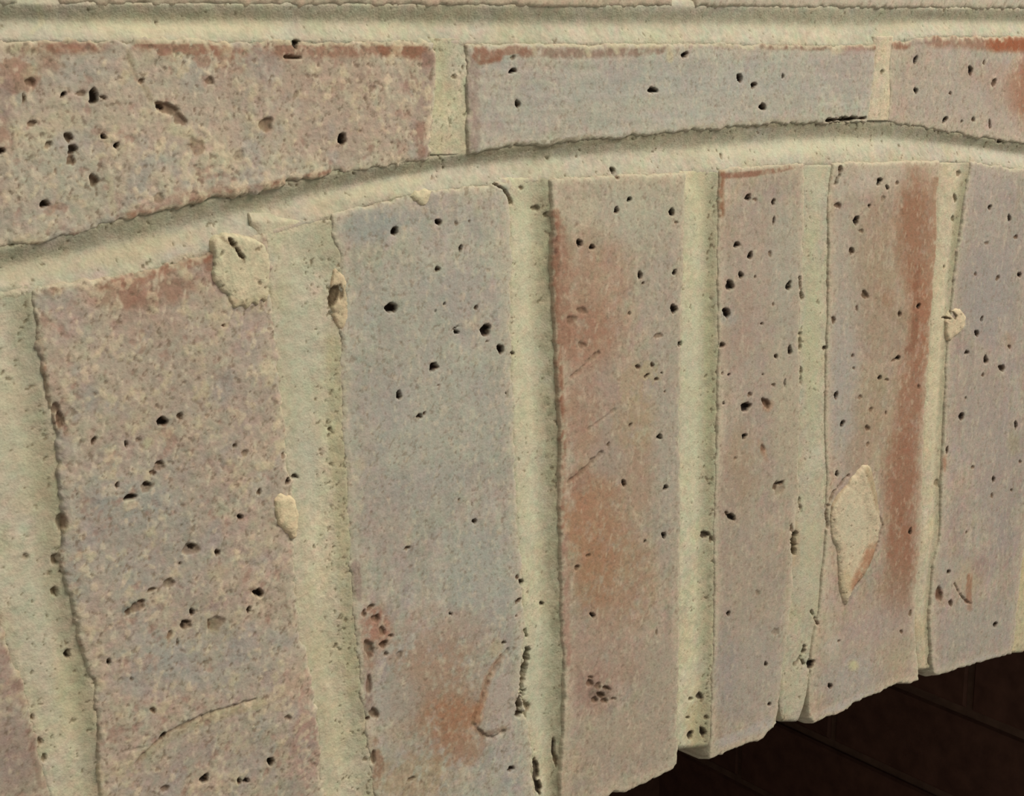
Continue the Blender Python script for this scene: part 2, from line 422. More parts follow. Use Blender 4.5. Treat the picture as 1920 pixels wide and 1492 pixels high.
def soot_material(name, c0, c1, scale):
    m = bpy.data.materials.new(name)
    m.use_nodes = True
    nt = m.node_tree
    b = nt.nodes['Principled BSDF']
    b.inputs['Roughness'].default_value = 0.9
    b.inputs['Specular IOR Level'].default_value = 0.15
    tc = nt.nodes.new('ShaderNodeTexCoord')
    oi = nt.nodes.new('ShaderNodeObjectInfo')
    n = nt.nodes.new('ShaderNodeTexNoise')
    n.inputs['Scale'].default_value = scale
    n.inputs['Detail'].default_value = 6
    nt.links.new(tc.outputs['Object'], n.inputs['Vector'])
    cr = nt.nodes.new('ShaderNodeValToRGB')
    cr.color_ramp.elements[0].position = 0.3
    cr.color_ramp.elements[1].position = 0.7
    cr.color_ramp.elements[0].color = (*c0, 1)
    cr.color_ramp.elements[1].color = (*c1, 1)
    nt.links.new(n.outputs['Fac'], cr.inputs['Fac'])
    r = nt.nodes.new('ShaderNodeMapRange')
    r.inputs[3].default_value, r.inputs[4].default_value = 0.75, 1.25
    nt.links.new(oi.outputs['Random'], r.inputs[0])
    s = nt.nodes.new('ShaderNodeVectorMath')
    s.operation = 'SCALE'
    nt.links.new(cr.outputs['Color'], s.inputs[0])
    nt.links.new(r.outputs[0], s.inputs['Scale'])
    nt.links.new(s.outputs[0], b.inputs['Base Color'])
    bp = nt.nodes.new('ShaderNodeBump')
    bp.inputs['Strength'].default_value = 0.4
    bp.inputs['Distance'].default_value = 0.002
    nt.links.new(n.outputs['Fac'], bp.inputs['Height'])
    nt.links.new(bp.outputs['Normal'], b.inputs['Normal'])
    return m


MAT_SOOT = soot_material('sooty_firebrick', (0.090, 0.046, 0.032), (0.150, 0.078, 0.052), 60)
MAT_SOOT_MORTAR = soot_material('sooty_mortar', (0.10, 0.062, 0.042), (0.15, 0.095, 0.062), 90)


# ------------------------------------------------------------------ meshes
def link_mesh(name, co, faces, mat, parent=None, tone=None, smooth=True):
    """co (n,3) metres; faces: list of (m,k) int arrays"""
    me = bpy.data.meshes.new(name)
    nl = sum(f.size for f in faces)
    nf = sum(len(f) for f in faces)
    me.vertices.add(len(co))
    me.vertices.foreach_set('co', np.ascontiguousarray(co, np.float32).ravel())
    me.loops.add(nl)
    me.polygons.add(nf)
    me.loops.foreach_set('vertex_index', np.concatenate([f.ravel() for f in faces]).astype(np.int32))
    tot = np.concatenate([np.full(len(f), f.shape[1], np.int32) for f in faces])
    st = np.concatenate([[0], np.cumsum(tot)[:-1]]).astype(np.int32)
    me.polygons.foreach_set('loop_start', st)
    me.polygons.foreach_set('use_smooth', np.full(nf, smooth))
    me.update(calc_edges=True)
    if tone is not None:
        a = me.color_attributes.new('tone', 'FLOAT_COLOR', 'POINT')
        rgba = np.ones((len(co), 4), np.float32)
        rgba[:, :3] = tone
        a.data.foreach_set('color', rgba.ravel())
    me.materials.append(mat)
    o = bpy.data.objects.new(name, me)
    COL.objects.link(o)
    if parent is not None:
        o.parent = parent
    return o


def grid_mesh(name, uu, vv, keep, hfun, mat, parent, back):
    """height field over the kept nodes of a grid, with a skirt back to `back` mm.
    hfun(u, v) -> height mm, colour sRGB (n,3)"""
    ny, nx = uu.shape
    k4 = keep[:-1, :-1] & keep[1:, :-1] & keep[:-1, 1:] & keep[1:, 1:]
    used = np.zeros((ny, nx), bool)
    used[:-1, :-1] |= k4
    used[1:, :-1] |= k4
    used[:-1, 1:] |= k4
    used[1:, 1:] |= k4
    ids = np.full((ny, nx), -1, np.int64)
    n = int(used.sum())
    ids[used] = np.arange(n)
    u = uu[used]
    v = vv[used]
    h, c = hfun(u, v)
    q = np.stack([ids[:-1, :-1][k4], ids[:-1, 1:][k4], ids[1:, 1:][k4], ids[1:, :-1][k4]], 1)
    # boundary edges -> skirt
    e = np.concatenate([q[:, [0, 1]], q[:, [1, 2]], q[:, [2, 3]], q[:, [3, 0]]])
    key = np.minimum(e[:, 0], e[:, 1]) * n + np.maximum(e[:, 0], e[:, 1])
    _, inv, cnt = np.unique(key, return_inverse=True, return_counts=True)
    be = e[cnt[inv] == 1]
    bv = np.unique(be)
    remap = np.full(n, -1, np.int64)
    remap[bv] = n + np.arange(len(bv))
    sk = np.stack([be[:, 1], be[:, 0], remap[be[:, 0]], remap[be[:, 1]]], 1)
    co = np.empty((n + len(bv), 3))
    co[:n, 0] = u
    co[:n, 1] = -h
    co[:n, 2] = v
    co[n:, 0] = u[bv]
    co[n:, 1] = -back
    co[n:, 2] = v[bv]
    lum = c @ np.array([.3, .59, .11])
    c = lum[:, None] + (c - lum[:, None]) * SAT
    tone = np.concatenate([c, c[bv]])
    return link_mesh(name, co * 0.001, [q, sk], mat, parent, lin(tone) * GAIN)


def brick(poly, parent, seed, tone, marks=(), smear=0.7, step=0.4, rough=1.0, specks=0.5, edge=0.6, offset=0.0, tilt=(0, 0), fine=True,
          round_mm=2.4, wob=1.0, brush=None, label=None, name='brick', back=-100.0, hole_list=HOLES):
    poly = np.asarray(poly)
    m = 1.6
    u0, v0 = poly.min(0) - m
    u1, v1 = poly.max(0) + m
    uu, vv = np.meshgrid(np.arange(u0, u1 + step, step), np.arange(v0, v1 + step, step))
    ph = seed * 1.7
    # keep nodes close to the outline's inside
    sd_all = poly_sd(uu, vv, poly)
    keep = sd_all > -m
    uc, vc = poly.mean(0)

    def hfun(u, v):
        sd = poly_sd(u, v, poly)
        n20 = fbm(u, v, 24, 3, seed)
        n6 = fbm(u, v, 6.0, 3, seed + 1)
        n2 = fbm(u, v, 2.2, 3, seed + 2)
        h = offset + tilt[0] * (u - uc) + tilt[1] * (v - vc) + 0.34 * rough * n20 + 0.11 * rough * n6 + 0.05 * rough * n2
        d = sd + wob * (0.75 * n6 + 0.55 * n2)
        t = np.clip(d / round_mm, 0, 1)
        prof = round_mm * (1 - np.sqrt(np.clip(1 - (1 - t) ** 2, 0, 1)))
        h = h - prof * 0.34 - np.clip(-d, 0, 3) * 3.0
        px, py = PX(u, v, h)
        c = np.empty((len(u), 3))
        c[:] = np.array(tone) * np.array([.985, .98, .94])
        if not fine:
            c = c * (1 + 0.06 * n20 + 0.06 * n6 + 0.05 * n2)[:, None]
            return h, c
        n1 = fbm(u, v, 0.9, 2, seed + 4)
        cA = fbm(u, v, 7.0, 3, seed + 5)
        cB = fbm(u, v, 3.0, 3, seed + 6)
        val = 1 + 0.030 * n20 + 0.035 * n6 + 0.035 * n2 + 0.045 * n1
        c = c * val[:, None]
        c = c + cA[:, None] * np.array([5.0, -0.5, -1.5]) + cB[:, None] * np.array([4.5, -2.0, 1.5]) + n6[:, None] * np.array([1.0, 2.5, -3.0])
        if brush is not None:   # limewash brush marks, dragged along the brick
            bn = fbm(u, v, 2.0, 3, seed + 7, stretch=brush)
            c = c + bn[:, None] * np.array([6.0, 7.0, 8.0]) * 0.9
            h = h + 0.06 * bn
        # lime and mortar haze near the edges
        ez = sstep(6.0, 0.6, sd + 2.4 * n6 + 1.3 * n2) * edge
        c = mix(c, CREAM, ez * 0.95)
        c = paint(c, px, py, u, v, marks, seed)
        # mortar smeared over the arris in a thin ragged line
        rag = sstep(1.5, 0.1, sd + 1.1 * n6 + 1.2 * n2) * smear
        c = mix(c, (182, 173, 144), rag)
        # fine dark and pale flecks of the sanded, limewashed face
        f1 = fbm(u, v, 1.0, 2, seed + 12)
        f2 = fbm(u, v, 1.4, 2, seed + 13, stretch=(1.0, 1.8))
        fk = 0.35 + 0.75 * np.clip(rough, 0, 1.5)
        c = mix(c, (116, 98, 78), sstep(.45, 1.0, f1) * .42 * fk)
        c = mix(c, (200, 186, 158), sstep(.45, 1.0, f2) * .40 * fk)
        h = h + 0.05 * fk * (f2 - f1)
        if rough > 1:   # coarse faces: crusts of lime, bare clay and purple-grey showing through in turn
            g1 = fbm(u, v, 4.2, 4, seed + 14)
            g2 = fbm(u, v, 3.4, 4, seed + 15)
            g3 = fbm(u, v, 9.0, 3, seed + 16)
            c = mix(c, (196, 180, 142), sstep(.30, .85, g1) * .55)
            c = mix(c, (150, 112, 96), sstep(.42, .95, g2) * .50)
            c = mix(c, (150, 146, 142), sstep(.25, .8, g3) * .40)
            h = h + .08 * sstep(.3, .85, g1) - .10 * sstep(.42, .95, g2)
        # crumbs of mortar left on the face and small open pores
        sp = fbm(u, v, 2.6, 2, seed + 8)
        spz = sstep(0.68, 0.95, sp + 0.25 * n20 * rough) * specks
        c = mix(c, (204, 186, 152), spz * 0.55)
        h = h + spz * 0.10
        po = fbm(u, v, 1.25, 2, seed + 10) + 0.22 * n6
        poz = sstep(0.80, 1.02, po) * (0.35 + 0.65 * specks)
        c = mix(c, (112, 92, 72), poz * 0.55)
        h = h - poz * 0.2
        dep, dk = holes_on(px, py, u, v, hole_list, seed)
        dg, dkg = grooves_on(px, py, u, v, seed)
        rim = np.clip(dep, 0, 1) * (1 - dk)
        h = h - np.maximum(dep, dg)
        dkk = np.clip(np.maximum(dk, dkg), 0, 1)
        tgt = np.array(BROWN) + (np.array(DARK) - np.array(BROWN)) * sstep(.72, .95, dkk)[:, None]
        c = c + (tgt - c) * np.clip(dkk * 1.02, 0, 1)[:, None]
        return h, c

    o = grid_mesh(name, uu, vv, keep, hfun, MAT_BRICK, parent, back)
    if label:
        o['label'] = label
    return o


def interp_line(pts, along, axis):
    a = np.array(sorted(pts, key=lambda p: p[axis]), float)
    return np.interp(along, a[:, axis], a[:, 1 - axis])


def joint(name, lineA, lineB, axis, rng, profile, parent, seed, tone=MORTAR, marks=(), step=0.42, rough=1.0, speck=1.0, under=4.0, speck_side=None, shade_tint=None,
          back=-60.0, round_start=0, round_end=None):
    """a run of pointing between two polylines given in photograph pixels on the wall plane.
    axis 1: upright joint (lines are x as a function of y); axis 0: lying joint (y as a function of x).  profile: (s, depth mm)"""
    t = np.arange(rng[0], rng[1] + 1e-6, 1.0)
    A = interp_line(lineA, t, axis)
    B = interp_line(lineB, t, axis)
    if axis == 1:
        PA, PB = U(A, t), U(B, t)
    else:
        PA, PB = U(t, A), U(t, B)
    mid = 0.5 * (PA + PB)
    L = np.concatenate([[0], np.cumsum(np.hypot(*np.diff(mid, axis=0).T))])
    n = max(int(L[-1] / step), 4)
    ls = np.linspace(0, L[-1], n)
    rs = lambda P: np.stack([np.interp(ls, L, P[:, 0]), np.interp(ls, L, P[:, 1])], -1)
    PA, PB = rs(PA), rs(PB)
    wd = np.hypot(*(PB - PA).T)
    wmean = wd.mean()
    ns = max(int((wmean + 2 * under) / step), 6)
    s = np.linspace(-under / wmean, 1 + under / wmean, ns)
    uu = PA[:, None, 0] * (1 - s) + PB[:, None, 0] * s
    vv = PA[:, None, 1] * (1 - s) + PB[:, None, 1] * s
    S = np.broadcast_to(s, uu.shape)
    LS = np.broadcast_to(ls[:, None], uu.shape)
    flip = False
    # orient so that faces look out of the wall
    du = np.array([uu[0, 1] - uu[0, 0], vv[0, 1] - vv[0, 0]])
    dv = np.array([uu[1, 0] - uu[0, 0], vv[1, 0] - vv[0, 0]])
    if du[0] * dv[1] - du[1] * dv[0] < 0:
        uu, vv, S, LS = uu[:, ::-1], vv[:, ::-1], S[:, ::-1], LS[:, ::-1]
    keep = np.ones(uu.shape, bool)
    SS, LL = S.ravel(), LS.ravel()
    pr = np.array(profile, float)
    # smooth the profile
    xs = np.linspace(0, 1, 101)
    ys = np.interp(xs, pr[:, 0], pr[:, 1])
    ker = np.hanning(35)
    ker /= ker.sum()
    ys = np.convolve(np.pad(ys, 17, mode='edge'), ker, 'valid')

    def hfun(u, v):
        n20 = fbm(u, v, 20, 3, seed)
        n6 = fbm(u, v, 5.0, 3, seed + 1)
        n2 = fbm(u, v, 1.9, 3, seed + 2)
        n1 = fbm(u, v, 0.85, 2, seed + 4)
        h = 0.5 * np.interp(SS, xs, ys) + 0.25 * n20 + 0.16 * n6 * rough + 0.07 * n2 * rough + 0.03 * n1 * rough
        out = np.maximum(np.maximum(-SS, SS - 1), 0) * wmean
        h = h - out * 0.35 - np.clip(out - 1.6, 0, 10) * 1.5
        if round_start:
            fs = sstep(1.5, round_start, LL + 1.5 * n6)
            h = h * fs + (1 - fs) * (-0.62 + 0.12 * n6)
            h = h - np.clip(2.2 - LL, 0, 3) * 0.8
        if round_end:
            e = np.clip((LL - (L[-1] - round_end)) / round_end, 0, 1)
            h = h - round_end * (1 - np.sqrt(np.clip(1 - e * e, 0, 1)))
        px, py = PX(u, v, h)
        c = np.empty((len(u), 3))
        c[:] = np.array(tone) * np.array([.95, .94, .94])
        cA = fbm(u, v, 8.0, 3, seed + 5)
        cB = fbm(u, v, 2.6, 2, seed + 6)
        c = c * (1 + 0.03 * n20 + 0.03 * n6 + 0.035 * n2 + 0.05 * n1)[:, None]
        c = c + cA[:, None] * np.array([2.5, 1.0, -5.0]) + cB[:, None] * np.array([4.5, -1.5, 1.0])
        c = paint(c, px, py, u, v, marks, seed)
        po = fbm(u, v, 1.15, 2, seed + 10) + 0.25 * n6
        if shade_tint is not None:  # olive tint that paints extra shade into the joint's flanks and upper band
            gk = np.interp(SS, [p[0] for p in shade_tint], [p[1] for p in shade_tint])
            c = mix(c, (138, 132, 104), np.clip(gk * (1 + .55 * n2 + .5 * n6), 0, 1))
        k = 1.0
        if speck_side is not None:
            k = np.interp(SS, [p[0] for p in speck_side], [p[1] for p in speck_side])
        poz = sstep(0.78, 1.05, po + 0.25 * (np.asarray(k) - 1)) * speck
        c = mix(c, (104, 92, 66), np.clip(poz * 0.7, 0, 1))
        h = h - poz * 0.3
        dep, dk = holes_on(px, py, u, v, MHOLES + HOLES, seed)
        dg, dkg = grooves_on(px, py, u, v, seed)
        h = h - np.maximum(dep, dg)
        dkk = np.clip(np.maximum(dk, dkg), 0, 1)
        tgt = np.where((dkk > 0.75)[:, None], np.array((52, 40, 26)), np.array((96, 78, 52)))
        c = c + (tgt - c) * dkk[:, None]
        return h, c

    return grid_mesh(name, uu, vv, keep, hfun, MAT_MORTAR, parent, back)


def chaikin(P, n=2):
    for _ in range(n):
        Q = np.roll(P, -1, 0)
        P = np.stack([.75 * P + .25 * Q, .25 * P + .75 * Q], 1).reshape(-1, 2)
    return P


def patch(name, pts, parent, seed, thick, base=0.0, tone=CREAM, marks=(), label=None, step=0.35, ridge=None, jag=1.0, round_mm=2.2):
    """a lump of mortar stuck on a face: outline in photograph pixels"""
    poly = chaikin(mm(pts), 1)
    m = 1.2
    u0, v0 = poly.min(0) - m
    u1, v1 = poly.max(0) + m
    uu, vv = np.meshgrid(np.arange(u0, u1 + step, step), np.arange(v0, v1 + step, step))
    keep = poly_sd(uu, vv, poly) > -m

    def hfun(u, v):
        sd = poly_sd(u, v, poly)
        n6 = fbm(u, v, 5.0, 3, seed + 1)
        n2 = fbm(u, v, 1.8, 3, seed + 2)
        n1 = fbm(u, v, 0.8, 2, seed + 3)
        d = sd + jag * (0.5 * n6 + 0.5 * n2)
        t = np.clip(d / round_mm, 0, 1)
        h = base + thick * np.sqrt(np.clip(1 - (1 - t) ** 2, 0, 1)) + 0.12 * n6 + 0.06 * n2 + 0.02 * n1 - np.clip(-d, 0, 3) * 2.5
        px, py = PX(u, v, h)
        if ridge is not None:
            rd = seg_dist(px, py, ridge[0])
            h = h + ridge[2] * sstep(ridge[1], 0, rd)
        c = np.empty((len(u), 3))
        c[:] = np.array(tone) * np.array([.95, .95, .94])
        c = c * (1 + 0.03 * n6 + 0.04 * n2 + 0.05 * n1)[:, None]
        c = paint(c, px, py, u, v, marks, seed)
        po = fbm(u, v, 1.2, 2, seed + 10)
        poz = sstep(0.85, 1.1, po)
        c = mix(c, (110, 96, 70), poz * 0.6)
        h = h - poz * 0.4
        dep, dk = holes_on(px, py, u, v, MHOLES, seed)
        dg, dkg = grooves_on(px, py, u, v, seed)
        h = h - np.minimum(dep, thick + 1.5)
        tgt = np.array((80, 62, 40))
        c = c + (tgt - c) * np.clip(np.maximum(dk, dkg * 0.5), 0, 1)[:, None]
        return h, c

    o = grid_mesh(name, uu, vv, keep, hfun, MAT_MORTAR, parent, base - 6.0)
    if label:
        o['label'] = label
    return o


def prism(name, outline, y0, y1, mat, parent=None, tone=None):
    """flat slab: outline (u, v) mm counter-clockwise seen from the room, between depths y0 (front) and y1 (back) mm"""
    n = len(outline)
    co = [(u, y0, v) for u, v in outline] + [(u, y1, v) for u, v in outline]
    me = bpy.data.meshes.new(name)
    faces = [list(range(n)), list(range(2 * n - 1, n - 1, -1))]
    for i in range(n):
        j = (i + 1) % n
        faces.append([i, n + i, n + j, j])
    me.from_pydata([(a * 0.001, b * 0.001, c * 0.001) for a, b, c in co], [], faces)
    me.update()
    if tone is not None:
        a = me.color_attributes.new('tone', 'FLOAT_COLOR', 'POINT')
        t = lin(tone) * GAIN
        for d in a.data:
            d.color = (t[0], t[1], t[2], 1)
    me.materials.append(mat)
    o = bpy.data.objects.new(name, me)
    COL.objects.link(o)
    if parent is not None:
        o.parent = parent
    return o


def empty(name, loc=(0, 0, 0)):
    o = bpy.data.objects.new(name, None)
    o.empty_display_size = 0.05
    COL.objects.link(o)
    o.location = loc
    return o


# ------------------------------------------------------------------ outlines of the masonry (photograph pixels on the wall plane)
EXT_TOP = [(-120, 486), (0, 470), (134, 439), (231, 412), (301, 399), (469, 360), (640, 325), (807, 298), (878, 288), (975, 275), (1109, 263),
           (1280, 246), (1414, 235), (1555, 228), (1665, 229), (1766, 245), (1850, 260), (1920, 270), (2000, 284)]
EXT_BOT = [(-120, 566), (0, 556), (60, 546), (188, 528), (301, 500), (390, 472), (500, 440), (625, 402), (700, 380), (760, 366), (854, 352), (950, 342),
           (1019, 338), (1142, 330), (1270, 326), (1350, 320), (1488, 306), (1592, 305), (1759, 302), (1830, 304), (1920, 318), (2000, 330)]
BED_TOP = [(-120, 6), (0, 7), (640, 9), (1280, 12), (1920, 17), (2000, 18)]
BED_BOT = [(-120, 74), (0, 74), (300, 77), (640, 76), (800, 78), (900, 80), (1313, 80), (1560, 84), (1645, 82), (1749, 66), (1920, 68), (2000, 70)]

R0 = [(-30, 1000), (0, 1140), (10, 1183), (44, 1277), (60, 1344), (72, 1394), (89, 1461), (98, 1492), (120, 1570), (172, 1770)]
L1 = [(63, 545), (70, 640), (78, 700), (87, 745), (103, 800), (112, 860), (118, 960), (114, 1050), (130, 1120), (152, 1200), (178, 1300), (187, 1400), (188, 1488), (196, 1570), (216, 1770)]
R1 = [(500, 440), (509, 500), (516, 634), (529, 751), (536, 835), (546, 900), (550, 992), (553, 1059), (563, 1193), (583, 1277), (599, 1361), (605, 1488), (612, 1570), (629, 1770)]
L2 = [(624, 400), (636, 480), (645, 560), (640, 650), (641, 760), (645, 850), (653, 960), (655, 1025), (661, 1126), (668, 1193), (678, 1294), (690, 1394), (702, 1488), (712, 1570), (736, 1770)]
R2 = [(956, 340), (960, 420), (960, 533), (962, 701), (970, 885), (975, 1000), (981, 1092), (986, 1193), (980, 1294), (985, 1340), (998, 1394), (1003, 1461), (1006, 1492), (1010, 1570)]
L3 = [(1030, 336), (1038, 432), (1035, 500), (1040, 634), (1046, 735), (1050, 835), (1049, 936), (1051, 1009), (1053, 1126), (1057, 1227), (1058, 1327), (1054, 1394), (1050, 1488), (1050, 1570)]
R3 = [(1284, 324), (1284, 400), (1278, 600), (1274, 800), (1275, 1000), (1274, 1193), (1270, 1360), (1270, 1434)]
L4 = [(1348, 318), (1349, 402), (1346, 469), (1347, 533), (1349, 668), (1345, 802), (1342, 936), (1340, 992), (1341, 1092), (1339, 1193), (1335, 1327), (1332, 1420)]
R4 = [(1510, 306), (1508, 400), (1505, 533), (1499, 634), (1502, 700), (1498, 835), (1499, 936), (1488, 1025), (1487, 1092), (1481, 1160), (1470, 1250), (1455, 1354)]
L5 = [(1562, 305), (1552, 368), (1553, 550), (1548, 668), (1545, 802), (1550, 900), (1548, 1000), (1535, 1143), (1522, 1210), (1516, 1280), (1516, 1348)]
R5 = [(1761, 302), (1756, 436), (1749, 533), (1742, 651), (1734, 751), (1729, 852), (1727, 1000), (1722, 1060), (1717, 1126), (1715, 1176), (1722, 1274)]
L6 = [(1822, 303), (1814, 350), (1799, 452), (1789, 533), (1783, 600), (1776, 668), (1773, 768), (1766, 902), (1763, 1005), (1752, 1059), (1743, 1160), (1746, 1210), (1750, 1264)]
R6 = [(1985, 326), (1975, 420), (1960, 560), (1945, 750), (1930, 940), (1917, 1069), (1907, 1143), (1902, 1206), (1898, 1224)]

INT3 = [(1120, 1500), (1140, 1492), (1150, 1482), (1160, 1486), (1170, 1485), (1190, 1477), (1212, 1466), (1236, 1455), (1262, 1441), (1270, 1432)]
INT4 = [(1332, 1424), (1345, 1419), (1380, 1403), (1405, 1393), (1431, 1386), (1442, 1372), (1452, 1366), (1457, 1354)]
INT5 = [(1516, 1348), (1526, 1355), (1560, 1341), (1588, 1330), (1598, 1320), (1606, 1316), (1649, 1298), (1672, 1286), (1685, 1280), (1705, 1281), (1720, 1276)]
INT6 = [(1748, 1258), (1754, 1268), (1780, 1260), (1816, 1249), (1860, 1237), (1897, 1226)]


def soffit(u):
    """height (mm) of the arch's underside where it lies outside the picture"""
    return float(np.interp(u, [-420, -330, -250, -164, -131, -17, 46, 310, 420, 560, 700], [-225, -203, -186, -172, -166, -152, -148, -163, -186, -228, -290]))


def crownline(u):
    return float(np.interp(u, [-420, -330, -250, -164, -131, -93, -17, 77, 156, 193, 262, 290, 420, 560, 700], [10, 29, 44, 58, 63, 68, 75, 79, 80, 79, 71, 68, 40, -6, -70]))


def top_seg(x0, x1, line=EXT_BOT):
    pts = [(x0, float(np.interp(x0, [p[0] for p in line], [p[1] for p in line])))]
    pts += [p for p in line if x0 + 4 < p[0] < x1 - 4]
    pts.append((x1, float(np.interp(x1, [p[0] for p in line], [p[1] for p in line]))))
    return pts


def voussoir_poly(left, right, bottom=None):
    """left/right edges top to bottom, pixels; bottom edge pixels or None to run on below the picture to the soffit"""
    tl, tr = left[0], right[0]
    topline = top_seg(tl[0], tr[0])[1:-1]
    Lm, Rm = mm(left), mm(right)
    if bottom is None:
        def ext(P):
            P = P[P[:, 1] > np.array([soffit(q) for q in P[:, 0]]) + 3]
            d = P[-1] - P[-3]
            d = d / -d[1]
            e = P[-1].copy()
            for _ in range(4):
                e = P[-1] + d * (P[-1][1] - soffit(e[0]))
            return np.vstack([P, e])
        Lm, Rm = ext(Lm), ext(Rm)
        B = np.zeros((0, 2))
    else:
        B = mm(bottom)
    T = mm(topline) if topline else np.zeros((0, 2))
    # counter-clockwise from the top left: down the left, along the bottom, up the right, back along the top
    return np.vstack([Lm, B, Rm[::-1], T[::-1]])

# ================================================================== STRUCTURE
# ------------------------------------------------------------------ front wall: core, bricks of the courses above the arch, pointing
WR = 700.0   # how far the wall is built on either side (mm)
WL = -420.0
us = list(np.linspace(WR, WL, 42))
core = [(WL, 230), (WL, crownline(WL) + 4)] + [(u, crownline(u) + 4) for u in us[::-1][1:]] + [(WR, 230)]
wall = prism('wall_front', core, 10.0, 100.0, MAT_MORTAR, None, MORTAR)
wall['kind'] = 'structure'
wall['label'] = 'limewashed brick wall with cream mortar courses above the arch'


def ext_edge(x0, x1):
    """arch's outer line between two pixel columns, as mm points left to right"""
    return mm(top_seg(x0, x1, EXT_TOP))


def crown_pts(u0, u1, n=8):
    return np.array([(u, crownline(u) + 1.0) for u in np.linspace(u0, u1, n)])


bed_l, bed_r = mm([(0, 74)])[0], mm([(1920, 68)])[0]
bed_v = lambda u: bed_l[1] + (bed_r[1] - bed_l[1]) * (u - bed_l[0]) / (bed_r[0] - bed_l[0])

# first course, left brick: rough, pocked, red arris showing along the top
right = mm([(814, 82), (817, 134), (812, 200), (809, 297)])
e = ext_edge(-120, 805)
uL = right[0][0] - 215
T1 = np.vstack([[(uL, bed_v(uL)), (uL, crownline(uL) + 1)], crown_pts(uL, e[0][0] - 3, 4)[1:], e, right[::-1], mm([(800, 78), (640, 76), (300, 77), (60, 74)])])
T1_MARKS = [
    ('b', 420, 200, 420, 110, 0, (176, 156, 138), .5, .4), ('b', 110, 320, 120, 90, 0, (172, 164, 148), .7, .4), ('b', 150, 130, 70, 35, 0, (172, 162, 150), .7, .3),
    ('b', 360, 140, 35, 40, 0, BLUE, .6, .3), ('b', 580, 150, 200, 60, 0, PINK, .5, .6), ('b', 650, 250, 140, 60, -10, (176, 152, 136), .6, .6),
    ('l', [(62, 84), (150, 88), (240, 82), (275, 82)], 15, RED, .95, .55), ('l', [(300, 92), (330, 86), (365, 92), (420, 90)], 15, RED, .85, .85),
    ('l', [(400, 84), (520, 90), (640, 92), (720, 90)], 18, RED, .75, .7), ('l', [(720, 90), (790, 98), (800, 112)], 16, DEEP, .9, .6),
    ('b', 470, 110, 90, 34, 0, RED, .55, .8), ('b', 410, 105, 60, 30, 0, RED, .5, .9), ('b', 90, 115, 30, 30, 0, RED, .5, .8),
    ('b', 30, 140, 55, 40, 0, RED, .6, .9), ('b', 0, 180, 30, 60, 0, PURPLE, .6, .7), ('b', 10, 260, 25, 40, 0, RED, .5, .8),
    ('l', [(803, 110), (796, 180), (785, 240), (790, 292)], 16, PURPLE, .65, .7), ('l', [(792, 230), (786, 285)], 12, RED, .5, .8),
    ('l', [(225, 408), (300, 396), (390, 375), (470, 354), (560, 338), (640, 321)], 9, DEEP, .75, .7),
    ('b', 370, 370, 70, 22, -14, RED, .5, .8), ('b', 310, 385, 50, 18, -10, PINK, .7, .6), ('b', 500, 235, 18, 16, 0, RED, .5, .5), ('b', 370, 275, 22, 22, 0, RED, .45, .8),
    ('l', [(205, 335), (212, 400)], 8, CREAM, .6, .6), ('b', 335, 245, 35, 14, 20, CREAM, .8, .5), ('b', 590, 128, 16, 14, 0, CREAM, .8, .4),
    ('l', [(240, 90), (250, 135), (272, 165), (285, 190)], 7, OLIVE, .5, .6), ('b', 225, 92, 14, 14, 0, CREAM, .7, .5), ('l', [(452, 70), (460, 90), (480, 105)], 5, CREAM, .7, .5),
    ('l', [(62, 76), (200, 76), (420, 78), (700, 80), (800, 80)], 7, CREAM, .7, .9), ('l', [(385, 80), (396, 104)], 5, CREAM, .7, .5), ('b', 215, 95, 20, 16, 0, CREAM, .7, .5), ('b', 40, 90, 40, 18, 0, (190, 172, 138), .7, .6),
    ('b', 130, 235, 60, 40, 20, CREAM, .45, .9), ('b', 60, 250, 50, 60, 0, CREAM, .35, 1.0), ('b', 450, 290, 40, 20, 0, CREAM, .4, 1.0),
]
brick(T1, wall, 1, (174, 161, 145), T1_MARKS, step=0.36, rough=1.5, specks=1.0, edge=0.35, tilt=(0, 0), wob=1.1, round_mm=2.0)

